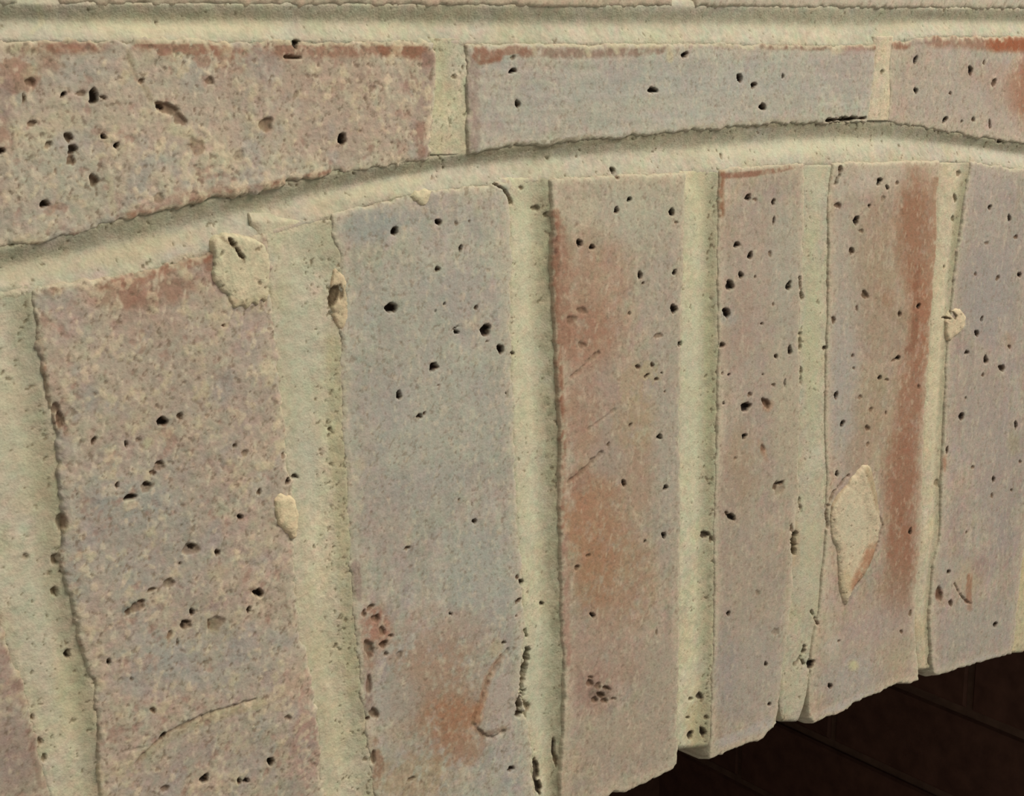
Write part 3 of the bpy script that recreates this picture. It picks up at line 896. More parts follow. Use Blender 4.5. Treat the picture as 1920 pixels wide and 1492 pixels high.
# first course, middle brick: smooth blue-grey limewash with round holes
right = mm([(1643, 86), (1640, 140), (1633, 201), (1627, 226)])
e = ext_edge(880, 1624)
T2 = np.vstack([mm([(876, 86), (877, 180), (877, 284)]), e, right[::-1], mm([(1560, 85), (1313, 82), (1100, 82), (920, 82)])])
T2_MARKS = [
    ('b', 1250, 170, 380, 70, -3, (166, 164, 156), .6, .3), ('b', 1180, 200, 200, 22, -5, LIME, .5, .5), ('b', 1450, 190, 120, 22, -5, (172, 164, 150), .6, .4),
    ('b', 1600, 130, 60, 50, 0, (168, 154, 146), .6, .4),
    ('l', [(882, 110), (884, 200), (886, 280)], 16, PURPLE, .65, .6), ('l', [(900, 92), (912, 108), (932, 104)], 13, RED, .9, .6), ('l', [(888, 105), (900, 118), (935, 110)], 5, DEEP, .7, .5),
    ('l', [(940, 95), (985, 92)], 9, RED, .7, .9), ('l', [(982, 98), (1010, 96), (1060, 100), (1140, 98), (1250, 92)], 11, (142, 108, 92), .7, .8),
    ('b', 990, 98, 20, 12, 0, RED, .7, .7), ('l', [(1284, 84), (1340, 86), (1400, 88)], 7, PURPLE, .5, .8), ('l', [(1430, 85), (1480, 86), (1555, 88)], 8, (132, 92, 74), .75, .7),
    ('l', [(1582, 88), (1640, 87)], 8, DEEP, .7, .6), ('b', 1600, 95, 40, 10, 0, (170, 142, 136), .6, .6),
    ('b', 1255, 100, 10, 16, 0, CREAM, .8, .4), ('b', 1215, 85, 30, 14, 0, CREAM, .7, .9), ('b', 1570, 90, 18, 14, 0, CREAM, .8, .5), ('l', [(955, 158), (1010, 152), (1040, 158)], 5, LIME, .5, .5),
    ('l', [(880, 140), (900, 155), (925, 156)], 4, LIME, .5, .6),
    ('l', [(1000, 84), (1003, 100)], 6, CREAM, .8, .6), ('l', [(1098, 84), (1104, 102)], 6, CREAM, .8, .6), ('l', [(1150, 84), (1158, 98)], 6, CREAM, .8, .6), ('l', [(1255, 90), (1256, 112)], 7, CREAM, .75, .5), ('l', [(1340, 84), (1412, 90)], 5, CREAM, .6, .9), ('l', [(1020, 84), (1220, 86)], 5, CREAM, .8, .9), ('l', [(880, 292), (975, 272), (1109, 260)], 7, (120, 110, 88), .55, .9),
]
brick(T2, wall, 2, (167, 161, 151), T2_MARKS, step=0.38, rough=0.6, specks=0.15, edge=0.25, brush=(9, 1), offset=0.2, round_mm=1.8, wob=.8)

# first course, right brick
e = ext_edge(1668, 2000)
uR = mm([(1675, 80)])[0][0] + 215
T3 = np.vstack([mm([(1673, 80), (1670, 130), (1665, 226)]), e, crown_pts(e[-1][0] + 4, uR, 8), [(uR, bed_v(uR))], mm([(1990, 70), (1920, 70), (1749, 68)])])
T3_MARKS = [
    ('b', 1800, 190, 140, 40, 8, (170, 158, 146), .6, .4), ('b', 1760, 130, 80, 40, 0, (168, 154, 142), .5, .4), ('b', 1850, 140, 60, 30, 0, PINK, .5, .6),
    ('l', [(1749, 74), (1800, 76), (1860, 80), (1990, 82)], 16, RED, .8, .5), ('l', [(1862, 82), (1920, 84), (2000, 86)], 15, (168, 90, 56), .9, .3),
    ('b', 1925, 170, 42, 70, 0, (172, 100, 66), .85, .35), ('b', 1890, 170, 50, 50, 0, PINK, .5, .6), ('l', [(1678, 84), (1700, 84)], 9, DEEP, .8, .5), ('b', 1720, 78, 40, 10, 0, PURPLE, .5, .5),
    ('b', 1880, 225, 50, 16, 10, (176, 158, 146), .5, .5),
]
brick(T3, wall, 3, (170, 156, 144), T3_MARKS, step=0.42, rough=0.8, specks=0.3, edge=0.25, round_mm=1.8, wob=.8)

# the rest of the first course, out of the picture: left and right
def rest_brick(u0, u1, seed, tone):
    poly = np.vstack([[(u0, bed_v(u0))], crown_pts(u0, u1, 10), [(u1, bed_v(u1))]])
    brick(poly, wall, seed, tone, step=2.0, fine=False, round_mm=3, wob=0.5)


rest_brick(WL, uL - 12, 4, (172, 150, 134))
rest_brick(uR + 12, WR, 5, (168, 154, 142))
# the courses above: only a sliver of the lowest one is in the picture
v_up = mm([(640, 9)])[0][1]
slope = (mm([(1920, 17)])[0][1] - mm([(0, 7)])[0][1]) / (mm([(1920, 17)])[0][0] - mm([(0, 7)])[0][0])
u_s = mm([(1264, 9)])[0][0]
tones = [(172, 158, 144), (166, 160, 150), (172, 152, 136), (168, 158, 148), (170, 150, 136)]
k = 0
for row in range(2):
    off = u_s + (0 if row == 0 else 112)
    for i in range(-2, 4):
        u0, u1 = off + i * 226 - 215, off + i * 226
        u0, u1 = max(u0, WL), min(u1, WR)
        if u1 - u0 < 30:
            continue
        vb = lambda u: v_up + slope * (u - mm([(640, 9)])[0][0]) + row * 75
        seen = row == 0 and u1 > -175 and u0 < 320
        if u1 < WR - 15:
            prism('head_joint', [(u1 - 2, vb(u1) + .5), (u1 + 13, vb(u1) + .5), (u1 + 13, vb(u1) + 68), (u1 - 2, vb(u1) + 68)], 2.2, 30, MAT_MORTAR, wall, MORTAR)
        poly = np.array([(u0, vb(u0)), (u1, vb(u1)), (u1, vb(u1) + 65), (u0, vb(u0) + 65)])
        if seen:
            brick(poly, wall, 6 + k, tones[k % 5], step=0.8, rough=0.9, edge=0.5, wob=.8, specks=.4)
        else:
            brick(poly, wall, 6 + k, tones[k % 5], step=2.0, fine=False, round_mm=3, wob=.5)
        k += 1

BED_MARKS = [('b', 30, 30, 60, 40, 0, (176, 170, 150), .6, .4), ('l', [(70, 10), (80, 40), (60, 60)], 6, (206, 196, 160), .7, .4),
             ('b', 320, 45, 260, 24, 0, (205, 196, 160), .5, .3), ('b', 1690, 45, 36, 14, 0, (184, 172, 140), .6, .5), ('b', 1500, 40, 300, 18, 0, (204, 198, 172), .5, .2)]
joint('bed_joint', BED_TOP, BED_BOT, 0, (-110, 2000), [(0, -1.0), (.42, -4.8), (.52, -4.9), (.9, -1.4), (1, -.9)], wall, 31, shade_tint=[(0, .1), (.25, .35), (.5, .2), (.65, .0)],
      tone=(187, 181, 154), marks=BED_MARKS, speck_side=[(0, .7), (.5, .2), (.75, .4), (1, .8)], speck=.8)
joint('head_joint', [(815, 82), (817, 134), (812, 200), (809, 292)], [(876, 84), (877, 180), (877, 286)], 1, (72, 290), [(0, -.9), (.5, -.8), (1, -1.0)], wall, 32,
      tone=(194, 186, 152), speck=.8)
joint('head_joint', [(1645, 84), (1640, 140), (1634, 201), (1629, 230)], [(1673, 80), (1670, 130), (1665, 229)], 1, (68, 226), [(0, -.5), (.5, .1), (1, -.6)], wall, 33,
      tone=(200, 186, 152), speck=.5)

prism('bed_joint', [(u, crownline(u) - 16) for u in np.linspace(330, WR, 12)] + [(u, crownline(u) + 3) for u in np.linspace(WR, 330, 12)], 2.0, 60, MAT_MORTAR, wall, MORTAR)
uB = mm([(-100, 40)])[0]
prism('bed_joint', [(WL, uB[1] - 9), (uB[0], uB[1] - 9), (uB[0], uB[1] + 9), (WL, uB[1] + 9)], 2.0, 60, MAT_MORTAR, wall, MORTAR)
prism('bed_joint', [(u, crownline(u) - 16) for u in np.linspace(WL, -172, 8)] + [(u, crownline(u) + 3) for u in np.linspace(-172, WL, 8)], 2.0, 60, MAT_MORTAR, wall, MORTAR)
# jamb carrying the arch at its right end, out of the picture
prism('jamb', [(WR, -760), (WR + 340, -760), (WR + 340, 230), (WR, 230)], 3.0, 100, MAT_MORTAR, wall, MORTAR)
jamb_cache = {}
for row in range(13):
    for x0, L in (((WR + 4, 215), (WR + 229, 103)) if row % 2 else ((WR + 4, 103), (WR + 117, 215))):
        if L not in jamb_cache:
            bm_co = []
            h_ = 65
            for x, z in ((0, 0), (L, 0), (L, h_), (0, h_)):
                bm_co.append((x, 60, z))
            for x, z in ((0, 0), (L, 0), (L, h_), (0, h_)):
                bm_co.append((x, 3, z))
            for x, z in ((2, 2), (L - 2, 2), (L - 2, h_ - 2), (2, h_ - 2)):
                bm_co.append((x, 0, z))
            bf = [(8, 9, 10, 11)]
            for i in range(4):
                j = (i + 1) % 4
                bf += [(4 + i, 4 + j, 8 + j, 8 + i), (i, j, 4 + j, 4 + i)]
            me = bpy.data.meshes.new('jamb_brick')
            me.from_pydata([(a * .001, c * .001, d * .001) for a, c, d in bm_co], [], bf)
            at = me.color_attributes.new('tone', 'FLOAT_COLOR', 'POINT')
            tl = lin((166, 154, 140))
            for d in at.data:
                d.color = (tl[0], tl[1], tl[2], 1)
            me.materials.append(MAT_BRICK)
            jamb_cache[L] = me
        o = bpy.data.objects.new('brick', jamb_cache[L])
        COL.objects.link(o)
        o.parent = wall
        o.location = (x0 * .001, .0005 * ((row * 7) % 3 - 1), (-755 + row * 75.5) * .001)

# ------------------------------------------------------------------ firebox behind the arch (dark, sooty): right cheek of staggered bricks, back, left cheek, hearth, throat
TT = math.tan(math.radians(6.0))
XC = 700.0
fire_r = prism('wall_right', [(0, 0), (640, 0), (640, 720), (0, 720)], 0, 60, MAT_SOOT_MORTAR)
fire_r['kind'] = 'structure'
fire_r['label'] = 'dark sooty brick cheek inside the fireplace opening'
fire_r.rotation_euler = (0, 0, math.radians(-90 - 6 + 180))
HEARTH = -760.0


def cheek_matrix():
    # local x = depth into the firebox, local -y = out of the cheek (towards the fire), local z = up
    a = math.radians(6.0)
    dx = Vector((math.sin(a), math.cos(a), 0))
    nrm = Vector((-math.cos(a), math.sin(a), 0))
    m = Matrix((dx, -nrm, Vector((0, 0, 1)))).transposed().to_4x4()
    m.translation = Vector(((XC + TT * 100) * 0.001, 0.100, HEARTH * 0.001))
    return m


fire_r.matrix_world = cheek_matrix()
COURSE = 78.0
rng = np.random.default_rng(5)


def box_mesh(name, L, Hh, D, b=2.0):
    """one brick with chamfered front edges, origin at its front lower left corner; front faces -y"""
    co = []
    for x, z, s in ((0, 0, 0), (L, 0, 0), (L, Hh, 0), (0, Hh, 0)):
        co.append((x, D, z))
    for x, z in ((0, 0), (L, 0), (L, Hh), (0, Hh)):
        co.append((x, b, z))
    for x, z in ((b, b), (L - b, b), (L - b, Hh - b), (b, Hh - b)):
        co.append((x, 0, z))
    f = [(8, 9, 10, 11)]
    for i in range(4):
        j = (i + 1) % 4
        f.append((4 + i, 4 + j, 8 + j, 8 + i))
        f.append((i, j, 4 + j, 4 + i))
    f.append((3, 2, 1, 0))
    me = bpy.data.meshes.new(name)
    me.from_pydata([(a * .001, c * .001, d * .001) for a, c, d in co], [], f)
    me.update()
    me.materials.append(MAT_SOOT)
    return me


me_full = box_mesh('firebox_brick', 244, 71, 40)
me_cache = {}
z_a = -408.0 - HEARTH      # height of one bed joint seen in the picture
for c in range(-4, 5):
    z = z_a + c * COURSE - 74.5
    if z < -10 or z > 690:
        continue
    y_ref = (408.0 if c % 2 == 0 else 270.0) / math.cos(math.radians(6.0)) - 100
    for i in range(-3, 4):
        x0 = y_ref + i * 250 + 3
        x1 = x0 + 244
        x0, x1 = max(x0, 2), min(x1, 560)
        if x1 - x0 < 20:
            continue
        L = round(x1 - x0)
        if L not in me_cache:
            me_cache[L] = me_full if L == 244 else box_mesh('firebox_brick', L, 71, 40)
        o = bpy.data.objects.new('brick', me_cache[L])
        COL.objects.link(o)
        o.parent = fire_r
        o.location = (x0 * .001, -0.003 + rng.uniform(-.001, .001), z * .001)
        o.rotation_euler = (rng.uniform(-.006, .006), 0, rng.uniform(-.004, .004))


def slab_box(name, lo, hi, mat, label):
    me = bpy.data.meshes.new(name)
    x0, y0, z0 = lo
    x1, y1, z1 = hi
    me.from_pydata([(x0, y0, z0), (x1, y0, z0), (x1, y1, z0), (x0, y1, z0), (x0, y0, z1), (x1, y0, z1), (x1, y1, z1), (x0, y1, z1)], [],
                   [(3, 2, 1, 0), (4, 5, 6, 7), (0, 1, 5, 4), (1, 2, 6, 5), (2, 3, 7, 6), (3, 0, 4, 7)])
    me.materials.append(mat)
    o = bpy.data.objects.new(name, me)
    COL.objects.link(o)
    o['kind'] = 'structure'
    o['label'] = label
    return o


slab_box('wall_back', (-.40, .63, HEARTH * .001), (.80, .72, -.04), MAT_SOOT, 'black sooty back of the firebox')
slab_box('wall_left', (-.42, .10, HEARTH * .001), (-.33, .72, -.04), MAT_SOOT, 'black sooty left cheek of the firebox')
slab_box('ceiling', (-.42, .10, -.04), (.86, .72, .02), MAT_SOOT, 'dark throat over the firebox')
slab_box('floor', (-.42, -.05, HEARTH * .001 - .06), (.86, .72, HEARTH * .001), MAT_SOOT, 'dark hearth of the fireplace')

# ================================================================== THE ARCH
arch = empty('brick_arch', (0.10, 0.0, -0.15))
arch['label'] = 'flat limewashed arch of upright bricks and cream mortar over the dark fireplace opening'
arch['category'] = 'arch'
APINV = Matrix.Translation((-0.10, 0, 0.15))

us2 = np.linspace(WL, WR, 40)
arch_core = [(u, crownline(u) - 6) for u in us2[::-1]] + [(u, soffit(u) + 9) for u in us2]
prism('mortar_bed', arch_core, 10.0, 98.0, MAT_MORTAR, arch, MORTAR)

B0 = voussoir_poly([(-330, 640), (-330, 800), (-320, 1200), (-300, 1500)], [(-60, 560), (-50, 700), (-40, 900)] + R0)
B1 = voussoir_poly(L1, R1)
B2 = voussoir_poly(L2, R2)
B3 = voussoir_poly(L3, R3, INT3)
B4 = voussoir_poly(L4, R4, INT4)
B5 = voussoir_poly(L5, R5, INT5)
B6 = voussoir_poly(L6, R6, INT6)

B0M = [('b', 20, 1250, 40, 70, 0, (160, 120, 112), .7, .7), ('b', 30, 1400, 50, 90, 0, PURPLE, .5, .6), ('l', [(0, 1160), (40, 1290), (80, 1470)], 10, (140, 112, 96), .5, .9)]
brick(B0, arch, 41, (160, 144, 132), B0M, step=0.5, rough=1.2, specks=.8, edge=.3)

B1M = [
    ('b', 330, 720, 190, 150, 0, (172, 156, 140), .6, .4), ('b', 250, 1000, 150, 170, 0, (156, 152, 144), .6, .4), ('b', 400, 1230, 170, 90, 0, (158, 152, 142), .6, .4),
    ('b', 300, 1230, 120, 60, 0, (160, 158, 148), .5, .5), ('b', 230, 940, 110, 50, 0, (156, 158, 150), .5, .5), ('b', 480, 700, 60, 200, 0, (168, 152, 142), .5, .4),
    ('l', [(190, 535), (260, 520), (330, 497), (392, 478)], 13, RED, .85, .5), ('l', [(250, 515), (330, 494), (390, 478)], 6, DEEP, .7, .5), ('l', [(388, 476), (396, 500)], 10, DEEP, .7, .5),
    ('b', 300, 545, 110, 36, -12, RED, .62, .6), ('b', 220, 555, 60, 30, 0, RED, .45, .7), ('b', 280, 610, 90, 40, 0, PINK, .5, .6), ('b', 265, 640, 12, 30, 0, RED, .35, .9),
    ('l', [(72, 640), (80, 690), (86, 740)], 8, DEEP, .9, .5), ('l', [(86, 548), (110, 545)], 8, DEEP, .55, .7), ('l', [(92, 760), (106, 790), (116, 810)], 13, RED, .85, .6),
    ('b', 116, 978, 12, 18, -10, (124, 72, 58), .9, .3), ('b', 118, 840, 18, 50, 0, PINK, .5, .6), ('b', 105, 760, 30, 60, 0, PINK, .5, .5),
    ('b', 80, 560, 24, 30, 0, BLUE, .5, .4), ('b', 235, 1245, 70, 22, -10, (190, 164, 146), .7, .9), ('b', 155, 1200, 22, 16, -30, (196, 168, 150), .8, .7),
    ('b', 560, 1290, 34, 40, 0, (196, 156, 138), .8, .8), ('b', 575, 1390, 34, 60, 0, RED, .45, .9), ('b', 570, 1400, 40, 90, 0, (186, 148, 136), .6, .9),
    ('l', [(480, 1318), (520, 1300), (560, 1280)], 12, (196, 168, 144), .75, .8), ('l', [(265, 1420), (300, 1395), (330, 1372), (420, 1338), (490, 1318)], 10, (180, 160, 124), .8, .6), ('b', 485, 1325, 22, 22, 0, (196, 178, 146), .7, .8),
    ('b', 380, 1400, 150, 60, -10, (160, 146, 136), .4, .7), ('b', 250, 1445, 50, 36, 0, (186, 170, 142), .6, 1.0), ('b', 440, 1390, 40, 24, 0, CREAM, .5, 1.0),
    ('b', 285, 1125, 60, 26, -20, (188, 172, 146), .6, 1.0), ('b', 330, 1165, 60, 40, 0, (184, 166, 142), .55, 1.0), ('b', 255, 1140, 34, 22, 0, (116, 114, 106), .7, .9),
    ('b', 400, 1175, 22, 20, 0, (150, 140, 108), .7, .5), ('b', 410, 1070, 26, 20, -20, (190, 170, 140), .6, .8), ('b', 480, 1140, 24, 10, 0, (198, 180, 158), .8, .6),
    ('b', 270, 780, 60, 20, -35, (188, 174, 146), .6, .7), ('b', 285, 822, 30, 12, -50, (192, 180, 144), .7, .6), ('b', 480, 840, 34, 30, 0, (190, 168, 146), .5, .9), ('b', 485, 905, 18, 30, 10, (186, 178, 160), .8, .5),
    ('b', 210, 920, 26, 12, 0, (194, 180, 156), .6, .6), ('b', 410, 890, 30, 22, 0, (184, 162, 142), .5, 1.0), ('b', 510, 1020, 14, 12, 0, (198, 180, 152), .8, .4), ('b', 340, 830, 40, 12, -30, PINK, .5, .7),
    ('b', 380, 535, 18, 14, 0, CREAM, .7, .5), ('b', 500, 680, 18, 34, 0, CREAM, .7, .7), ('b', 135, 1100, 22, 70, -10, (156, 152, 144), .7, .3),
]
b1 = brick(B1, arch, 42, (169, 153, 139), B1M, step=0.36, rough=1.35, specks=.9, edge=.3, round_mm=2.2, wob=1.1, offset=.3,
           label='broad brick with a red top edge and rough pitted lower half')

B2M = [
    ('b', 800, 700, 190, 330, 0, (164, 161, 150), .6, .3), ('b', 700, 420, 70, 40, -10, (150, 152, 148), .8, .3), ('b', 820, 380, 60, 30, -10, (160, 148, 142), .6, .4),
    ('b', 820, 800, 130, 100, 0, (170, 168, 154), .5, .4), ('b', 880, 560, 60, 90, 0, (162, 152, 148), .5, .4), ('b', 720, 760, 70, 60, 0, (164, 154, 150), .5, .4),
    ('b', 900, 1080, 80, 120, 0, (160, 162, 154), .6, .4), ('b', 720, 1000, 60, 120, 0, (162, 148, 140), .5, .5),
    ('b', 830, 1190, 120, 60, 0, PINK, .55, .7), ('b', 820, 1310, 110, 130, 0, (168, 130, 106), .75, .6), ('b', 845, 1345, 60, 46, 0, (172, 112, 78), .6, .6), ('b', 890, 1350, 14, 34, 15, ORANGE, .8, .5),
    ('b', 780, 1460, 90, 60, 0, (170, 138, 104), .6, .7), ('b', 860, 1400, 60, 40, 0, (168, 120, 92), .6, .8), ('b', 780, 1250, 70, 70, 0, (166, 140, 122), .5, .9),
    ('b', 705, 1180, 34, 60, 0, (176, 116, 94), .75, .7), ('b', 692, 1230, 14, 40, 0, RED, .6, .7), ('l', [(668, 1060), (672, 1120)], 9, PURPLE, .7, .7), ('l', [(688, 1260), (694, 1330)], 9, PURPLE, .7, .6),
    ('l', [(700, 1390), (712, 1430), (704, 1470)], 10, (150, 108, 84), .7, .8), ('b', 745, 1310, 50, 60, 0, (164, 160, 152), .55, .6),
    ('b', 935, 1310, 34, 60, -12, (172, 156, 146), .8, .3), ('l', [(940, 1232), (915, 1270), (905, 1310), (890, 1345)], 8, (176, 120, 88), .6, .5), ('l', [(888, 1360), (908, 1378), (945, 1366)], 7, (130, 98, 76), .6, .5),
    ('b', 945, 1420, 26, 50, 0, (164, 152, 148), .6, .4), ('b', 905, 605, 34, 24, 0, (178, 162, 142), .5, .9), ('b', 760, 455, 40, 40, 0, LIME, .4, 1.0), ('b', 930, 460, 30, 60, 0, (182, 176, 156), .5, .8),
    ('b', 850, 900, 200, 30, -10, (160, 154, 146), .5, .8), ('b', 950, 480, 18, 120, 0, LIME, .6, .6), ('b', 675, 870, 14, 20, 0, CREAM, .5, .8), ('b', 690, 830, 22, 60, 0, (178, 164, 150), .4, 1.0),
    ('b', 930, 1215, 14, 22, 20, (186, 168, 138), .7, .5), ('b', 767, 1010, 12, 16, 20, CREAM, .6, .6), ('l', [(735, 450), (722, 462)], 9, (176, 160, 156), .6, .4),
]
brick(B2, arch, 43, (165, 159, 149), B2M, step=0.36, rough=.8, specks=.4, edge=.5, brush=(1, 7), round_mm=2.2, label='blue-grey brick with big round holes and an orange stain low down')

B3M = [
    ('b', 1190, 400, 110, 70, 0, (176, 172, 152), .75, .4), ('b', 1240, 560, 50, 160, 0, (164, 154, 142), .6, .4), ('b', 1250, 850, 40, 250, 0, (162, 154, 142), .7, .3), ('b', 1090, 390, 50, 40, 0, (182, 170, 146), .6, .5),
    ('b', 1110, 560, 90, 150, 0, (174, 130, 106), .6, .5), ('b', 1100, 640, 60, 90, 0, (170, 118, 94), .55, .6), ('b', 1150, 720, 90, 70, -30, (164, 140, 126), .6, .5), ('b', 1090, 790, 60, 80, 0, (170, 126, 104), .6, .6),
    ('b', 1110, 980, 70, 120, 0, (178, 120, 86), .7, .6), ('b', 1170, 900, 70, 150, 0, (172, 136, 112), .55, .6), ('b', 1140, 860, 40, 40, 0, (160, 144, 134), .7, .4), ('b', 1150, 800, 34, 40, 0, (160, 146, 136), .6, .4),
    ('b', 1150, 1090, 90, 120, 0, (174, 128, 98), .6, .6), ('b', 1120, 1080, 40, 70, 0, ORANGE, .6, .6), ('b', 1140, 1220, 90, 90, 0, (166, 138, 122), .6, .6), ('b', 1110, 1290, 50, 60, 0, (166, 126, 112), .6, .6),
    ('b', 1170, 1390, 110, 60, 0, (166, 148, 130), .7, .4), ('b', 1240, 1300, 50, 120, 0, (164, 150, 134), .7, .3), ('b', 1190, 790, 50, 60, 0, (180, 150, 118), .5, .8), ('b', 1190, 720, 40, 50, 0, (182, 158, 126), .5, .9),
    ('l', [(1040, 400), (1041, 470), (1039, 560), (1042, 640), (1045, 700)], 10, DEEP, .95, .25), ('l', [(1045, 690), (1049, 770), (1052, 850)], 10, DEEP, .95, .3), ('l', [(1052, 840), (1052, 900), (1050, 985)], 9, RED, .85, .45),
    ('l', [(1046, 420), (1052, 500), (1056, 640)], 16, RED, .6, .6), ('l', [(1038, 436), (1040, 470)], 7, (84, 50, 40), .8, .7), ('b', 1048, 840, 8, 26, 0, (116, 76, 52), .8, .4),
    ('l', [(1056, 1010), (1058, 1130), (1060, 1240)], 12, (172, 128, 112), .7, .5), ('b', 1127, 1298, 24, 20, 0, (110, 90, 78), .7, .8), ('b', 1070, 540, 16, 80, 0, (176, 132, 110), .5, .5),
    ('b', 1085, 900, 30, 30, -45, (164, 122, 104), .6, .4), ('b', 1180, 1260, 30, 30, 0, (168, 140, 120), .4, .8), ('b', 1220, 700, 26, 30, 0, (184, 166, 130), .5, .9),
]
brick(B3, arch, 44, (167, 152, 136), B3M, step=0.38, rough=.7, specks=.25, edge=.4, brush=(1, 8), round_mm=1.6, wob=.6, offset=.4, label='brick with a deep red left edge, orange face and slanting scratches')

B4M = [
    ('b', 1430, 640, 90, 300, 0, (164, 148, 136), .6, .3), ('b', 1400, 460, 60, 90, 0, (170, 152, 138), .5, .5), ('b', 1380, 640, 40, 60, 0, (166, 138, 122), .5, .7), ('b', 1400, 560, 30, 40, 0, PINK, .5, .8),
    ('b', 1470, 480, 36, 130, 0, (166, 164, 148), .6, .4), ('b', 1475, 780, 30, 200, 0, (172, 160, 138), .7, .4), ('b', 1470, 640, 26, 90, 0, (154, 150, 142), .5, .4), ('b', 1390, 870, 40, 90, 0, (172, 142, 116), .6, .5),
    ('b', 1360, 980, 20, 160, 0, (164, 142, 128), .5, .5), ('b', 1410, 1080, 60, 160, 0, (160, 146, 130), .6, .3), ('b', 1420, 1260, 70, 110, 0, (162, 152, 142), .7, .3), ('b', 1360, 1260, 26, 120, 0, (152, 142, 140), .6, .4),
    ('l', [(1352, 322), (1350, 360), (1352, 402)], 8, (150, 96, 66), .85, .5), ('l', [(1356, 330), (1400, 327), (1440, 322), (1486, 312)], 6, (148, 96, 74), .8, .6), ('b', 1440, 760, 12, 14, 0, (160, 100, 74), .6, .6),
    ('b', 1430, 845, 8, 26, -20, (170, 120, 92), .7, .6), ('b', 1460, 700, 30, 160, 0, (176, 164, 138), .4, .7), ('b', 1365, 596, 22, 16, 20, (152, 156, 150), .6, .4),
    ('b', 1430, 1360, 40, 14, -22, (172, 164, 162), .7, .3), ('b', 1370, 1385, 40, 12, -22, (172, 164, 162), .7, .3),
]
brick(B4, arch, 45, (164, 149, 135), B4M, step=0.40, rough=.6, specks=.2, edge=.5, brush=(1, 9), round_mm=1.6, wob=.6, label='narrow grey-brown brick with many small holes')

B5M = [
    ('b', 1590, 600, 40, 330, 0, (166, 156, 144), .7, .3), ('b', 1580, 740, 30, 160, 0, (160, 154, 150), .6, .3), ('b', 1640, 330, 80, 40, 0, (182, 168, 150), .7, .3),
    ('b', 1650, 480, 60, 130, 0, (166, 138, 112), .6, .4), ('b', 1715, 430, 40, 130, 0, (160, 108, 80), .85, .4), ('b', 1725, 600, 30, 130, 0, (166, 106, 76), .85, .4), ('b', 1660, 620, 60, 90, 0, (164, 136, 114), .6, .5),
    ('b', 1705, 760, 34, 120, 0, (162, 110, 84), .85, .4), ('b', 1640, 770, 50, 90, 0, (170, 142, 114), .6, .5), ('b', 1690, 900, 40, 110, 0, (160, 106, 80), .85, .4), ('b', 1690, 1020, 36, 100, 0, (158, 104, 78), .85, .4),
    ('b', 1680, 1110, 40, 60, 0, (160, 120, 96), .7, .5), ('l', [(1756, 340), (1750, 480), (1746, 560)], 10, (170, 124, 96), .7, .4), ('l', [(1720, 500), (1715, 640), (1700, 660)], 7, (140, 88, 64), .5, .7),
    ('b', 1610, 860, 30, 60, 0, (172, 142, 120), .6, .5), ('b', 1640, 1180, 90, 60, -20, (166, 146, 140), .6, .4), ('b', 1590, 1270, 70, 50, -20, (164, 158, 152), .7, .3), ('b', 1680, 1220, 40, 40, 0, (184, 166, 138), .5, .6),
    ('b', 1560, 1200, 20, 60, 0, (178, 170, 150), .6, .4), ('b', 1600, 1248, 11, 12, 0, (206, 192, 148), .9, .3), ('b', 1560, 1210, 26, 14, -40, (190, 176, 164), .5, .7), ('b', 1664, 560, 14, 22, 0, (170, 120, 90), .5, .7),
    ('b', 1663, 720, 30, 30, 0, (152, 138, 112), .5, .5), ('b', 1575, 350, 16, 30, 0, (180, 172, 156), .6, .4), ('b', 1620, 345, 34, 26, 0, (184, 170, 158), .6, .4), ('b', 1690, 590, 24, 18, 0, (158, 130, 104), .5, .6),
    ('b', 1590, 1318, 70, 10, -23, (174, 166, 164), .7, .3), ('b', 1560, 1130, 30, 20, 30, (180, 160, 148), .5, .5),
]
b5 = brick(B5, arch, 46, (168, 150, 134), B5M, step=0.40, rough=.6, specks=.25, edge=.5, brush=(1, 9), round_mm=1.5, wob=.5, offset=.5, label='brick with a red right side carrying a lozenge of mortar')

B6M = [
    ('b', 1860, 500, 80, 200, 0, (158, 148, 142), .6, .3), ('b', 1850, 560, 50, 90, 0, (152, 144, 142), .6, .3), ('b', 1830, 740, 60, 100, 0, (164, 146, 136), .5, .4), ('b', 1870, 860, 60, 160, 0, (156, 144, 138), .6, .3),
    ('b', 1840, 340, 70, 40, 0, (172, 160, 152), .6, .4), ('b', 1815, 1080, 34, 44, 0, (176, 156, 130), .75, .5), ('l', [(1818, 1080), (1816, 1110), (1818, 1140)], 6, (160, 100, 72), .6, .6), ('b', 1780, 1060, 24, 18, 0, (170, 164, 150), .5, .4),
    ('b', 1838, 1060, 20, 26, 0, (150, 122, 118), .6, .5), ('b', 1830, 1180, 80, 50, -15, (160, 152, 142), .7, .3), ('b', 1761, 1114, 8, 13, 0, (120, 62, 44), .8, .3), ('b', 1768, 1130, 12, 10, 0, (180, 146, 124), .6, .5),
    ('b', 1890, 640, 16, 20, 0, (176, 140, 110), .4, .7), ('b', 1900, 830, 14, 30, 0, (160, 148, 110), .4, .6), ('b', 1880, 1000, 14, 60, 0, (152, 138, 134), .4, .6), ('b', 1840, 1238, 60, 8, -14, (172, 164, 158), .7, .3),
    ('l', [(1771, 855), (1770, 880)], 5, (172, 110, 80), .6, .5),
]
brick(B6, arch, 47, (162, 148, 138), B6M, step=0.42, rough=.6, specks=.2, edge=.4, brush=(1, 9), round_mm=1.6, wob=.6, label='purple-grey brick with a ringed pock near its foot')

# voussoirs out of the picture, so the arch goes on to either side
def plain_voussoir(u0, u1, seed, tone):
    poly = np.array([(u0, crownline(u0) - 14), (u0 + .0, soffit(u0)), (u1, soffit(u1)), (u1, crownline(u1) - 14)])
    brick(poly, arch, seed, tone, step=2.0, fine=False, round_mm=3, wob=.5)


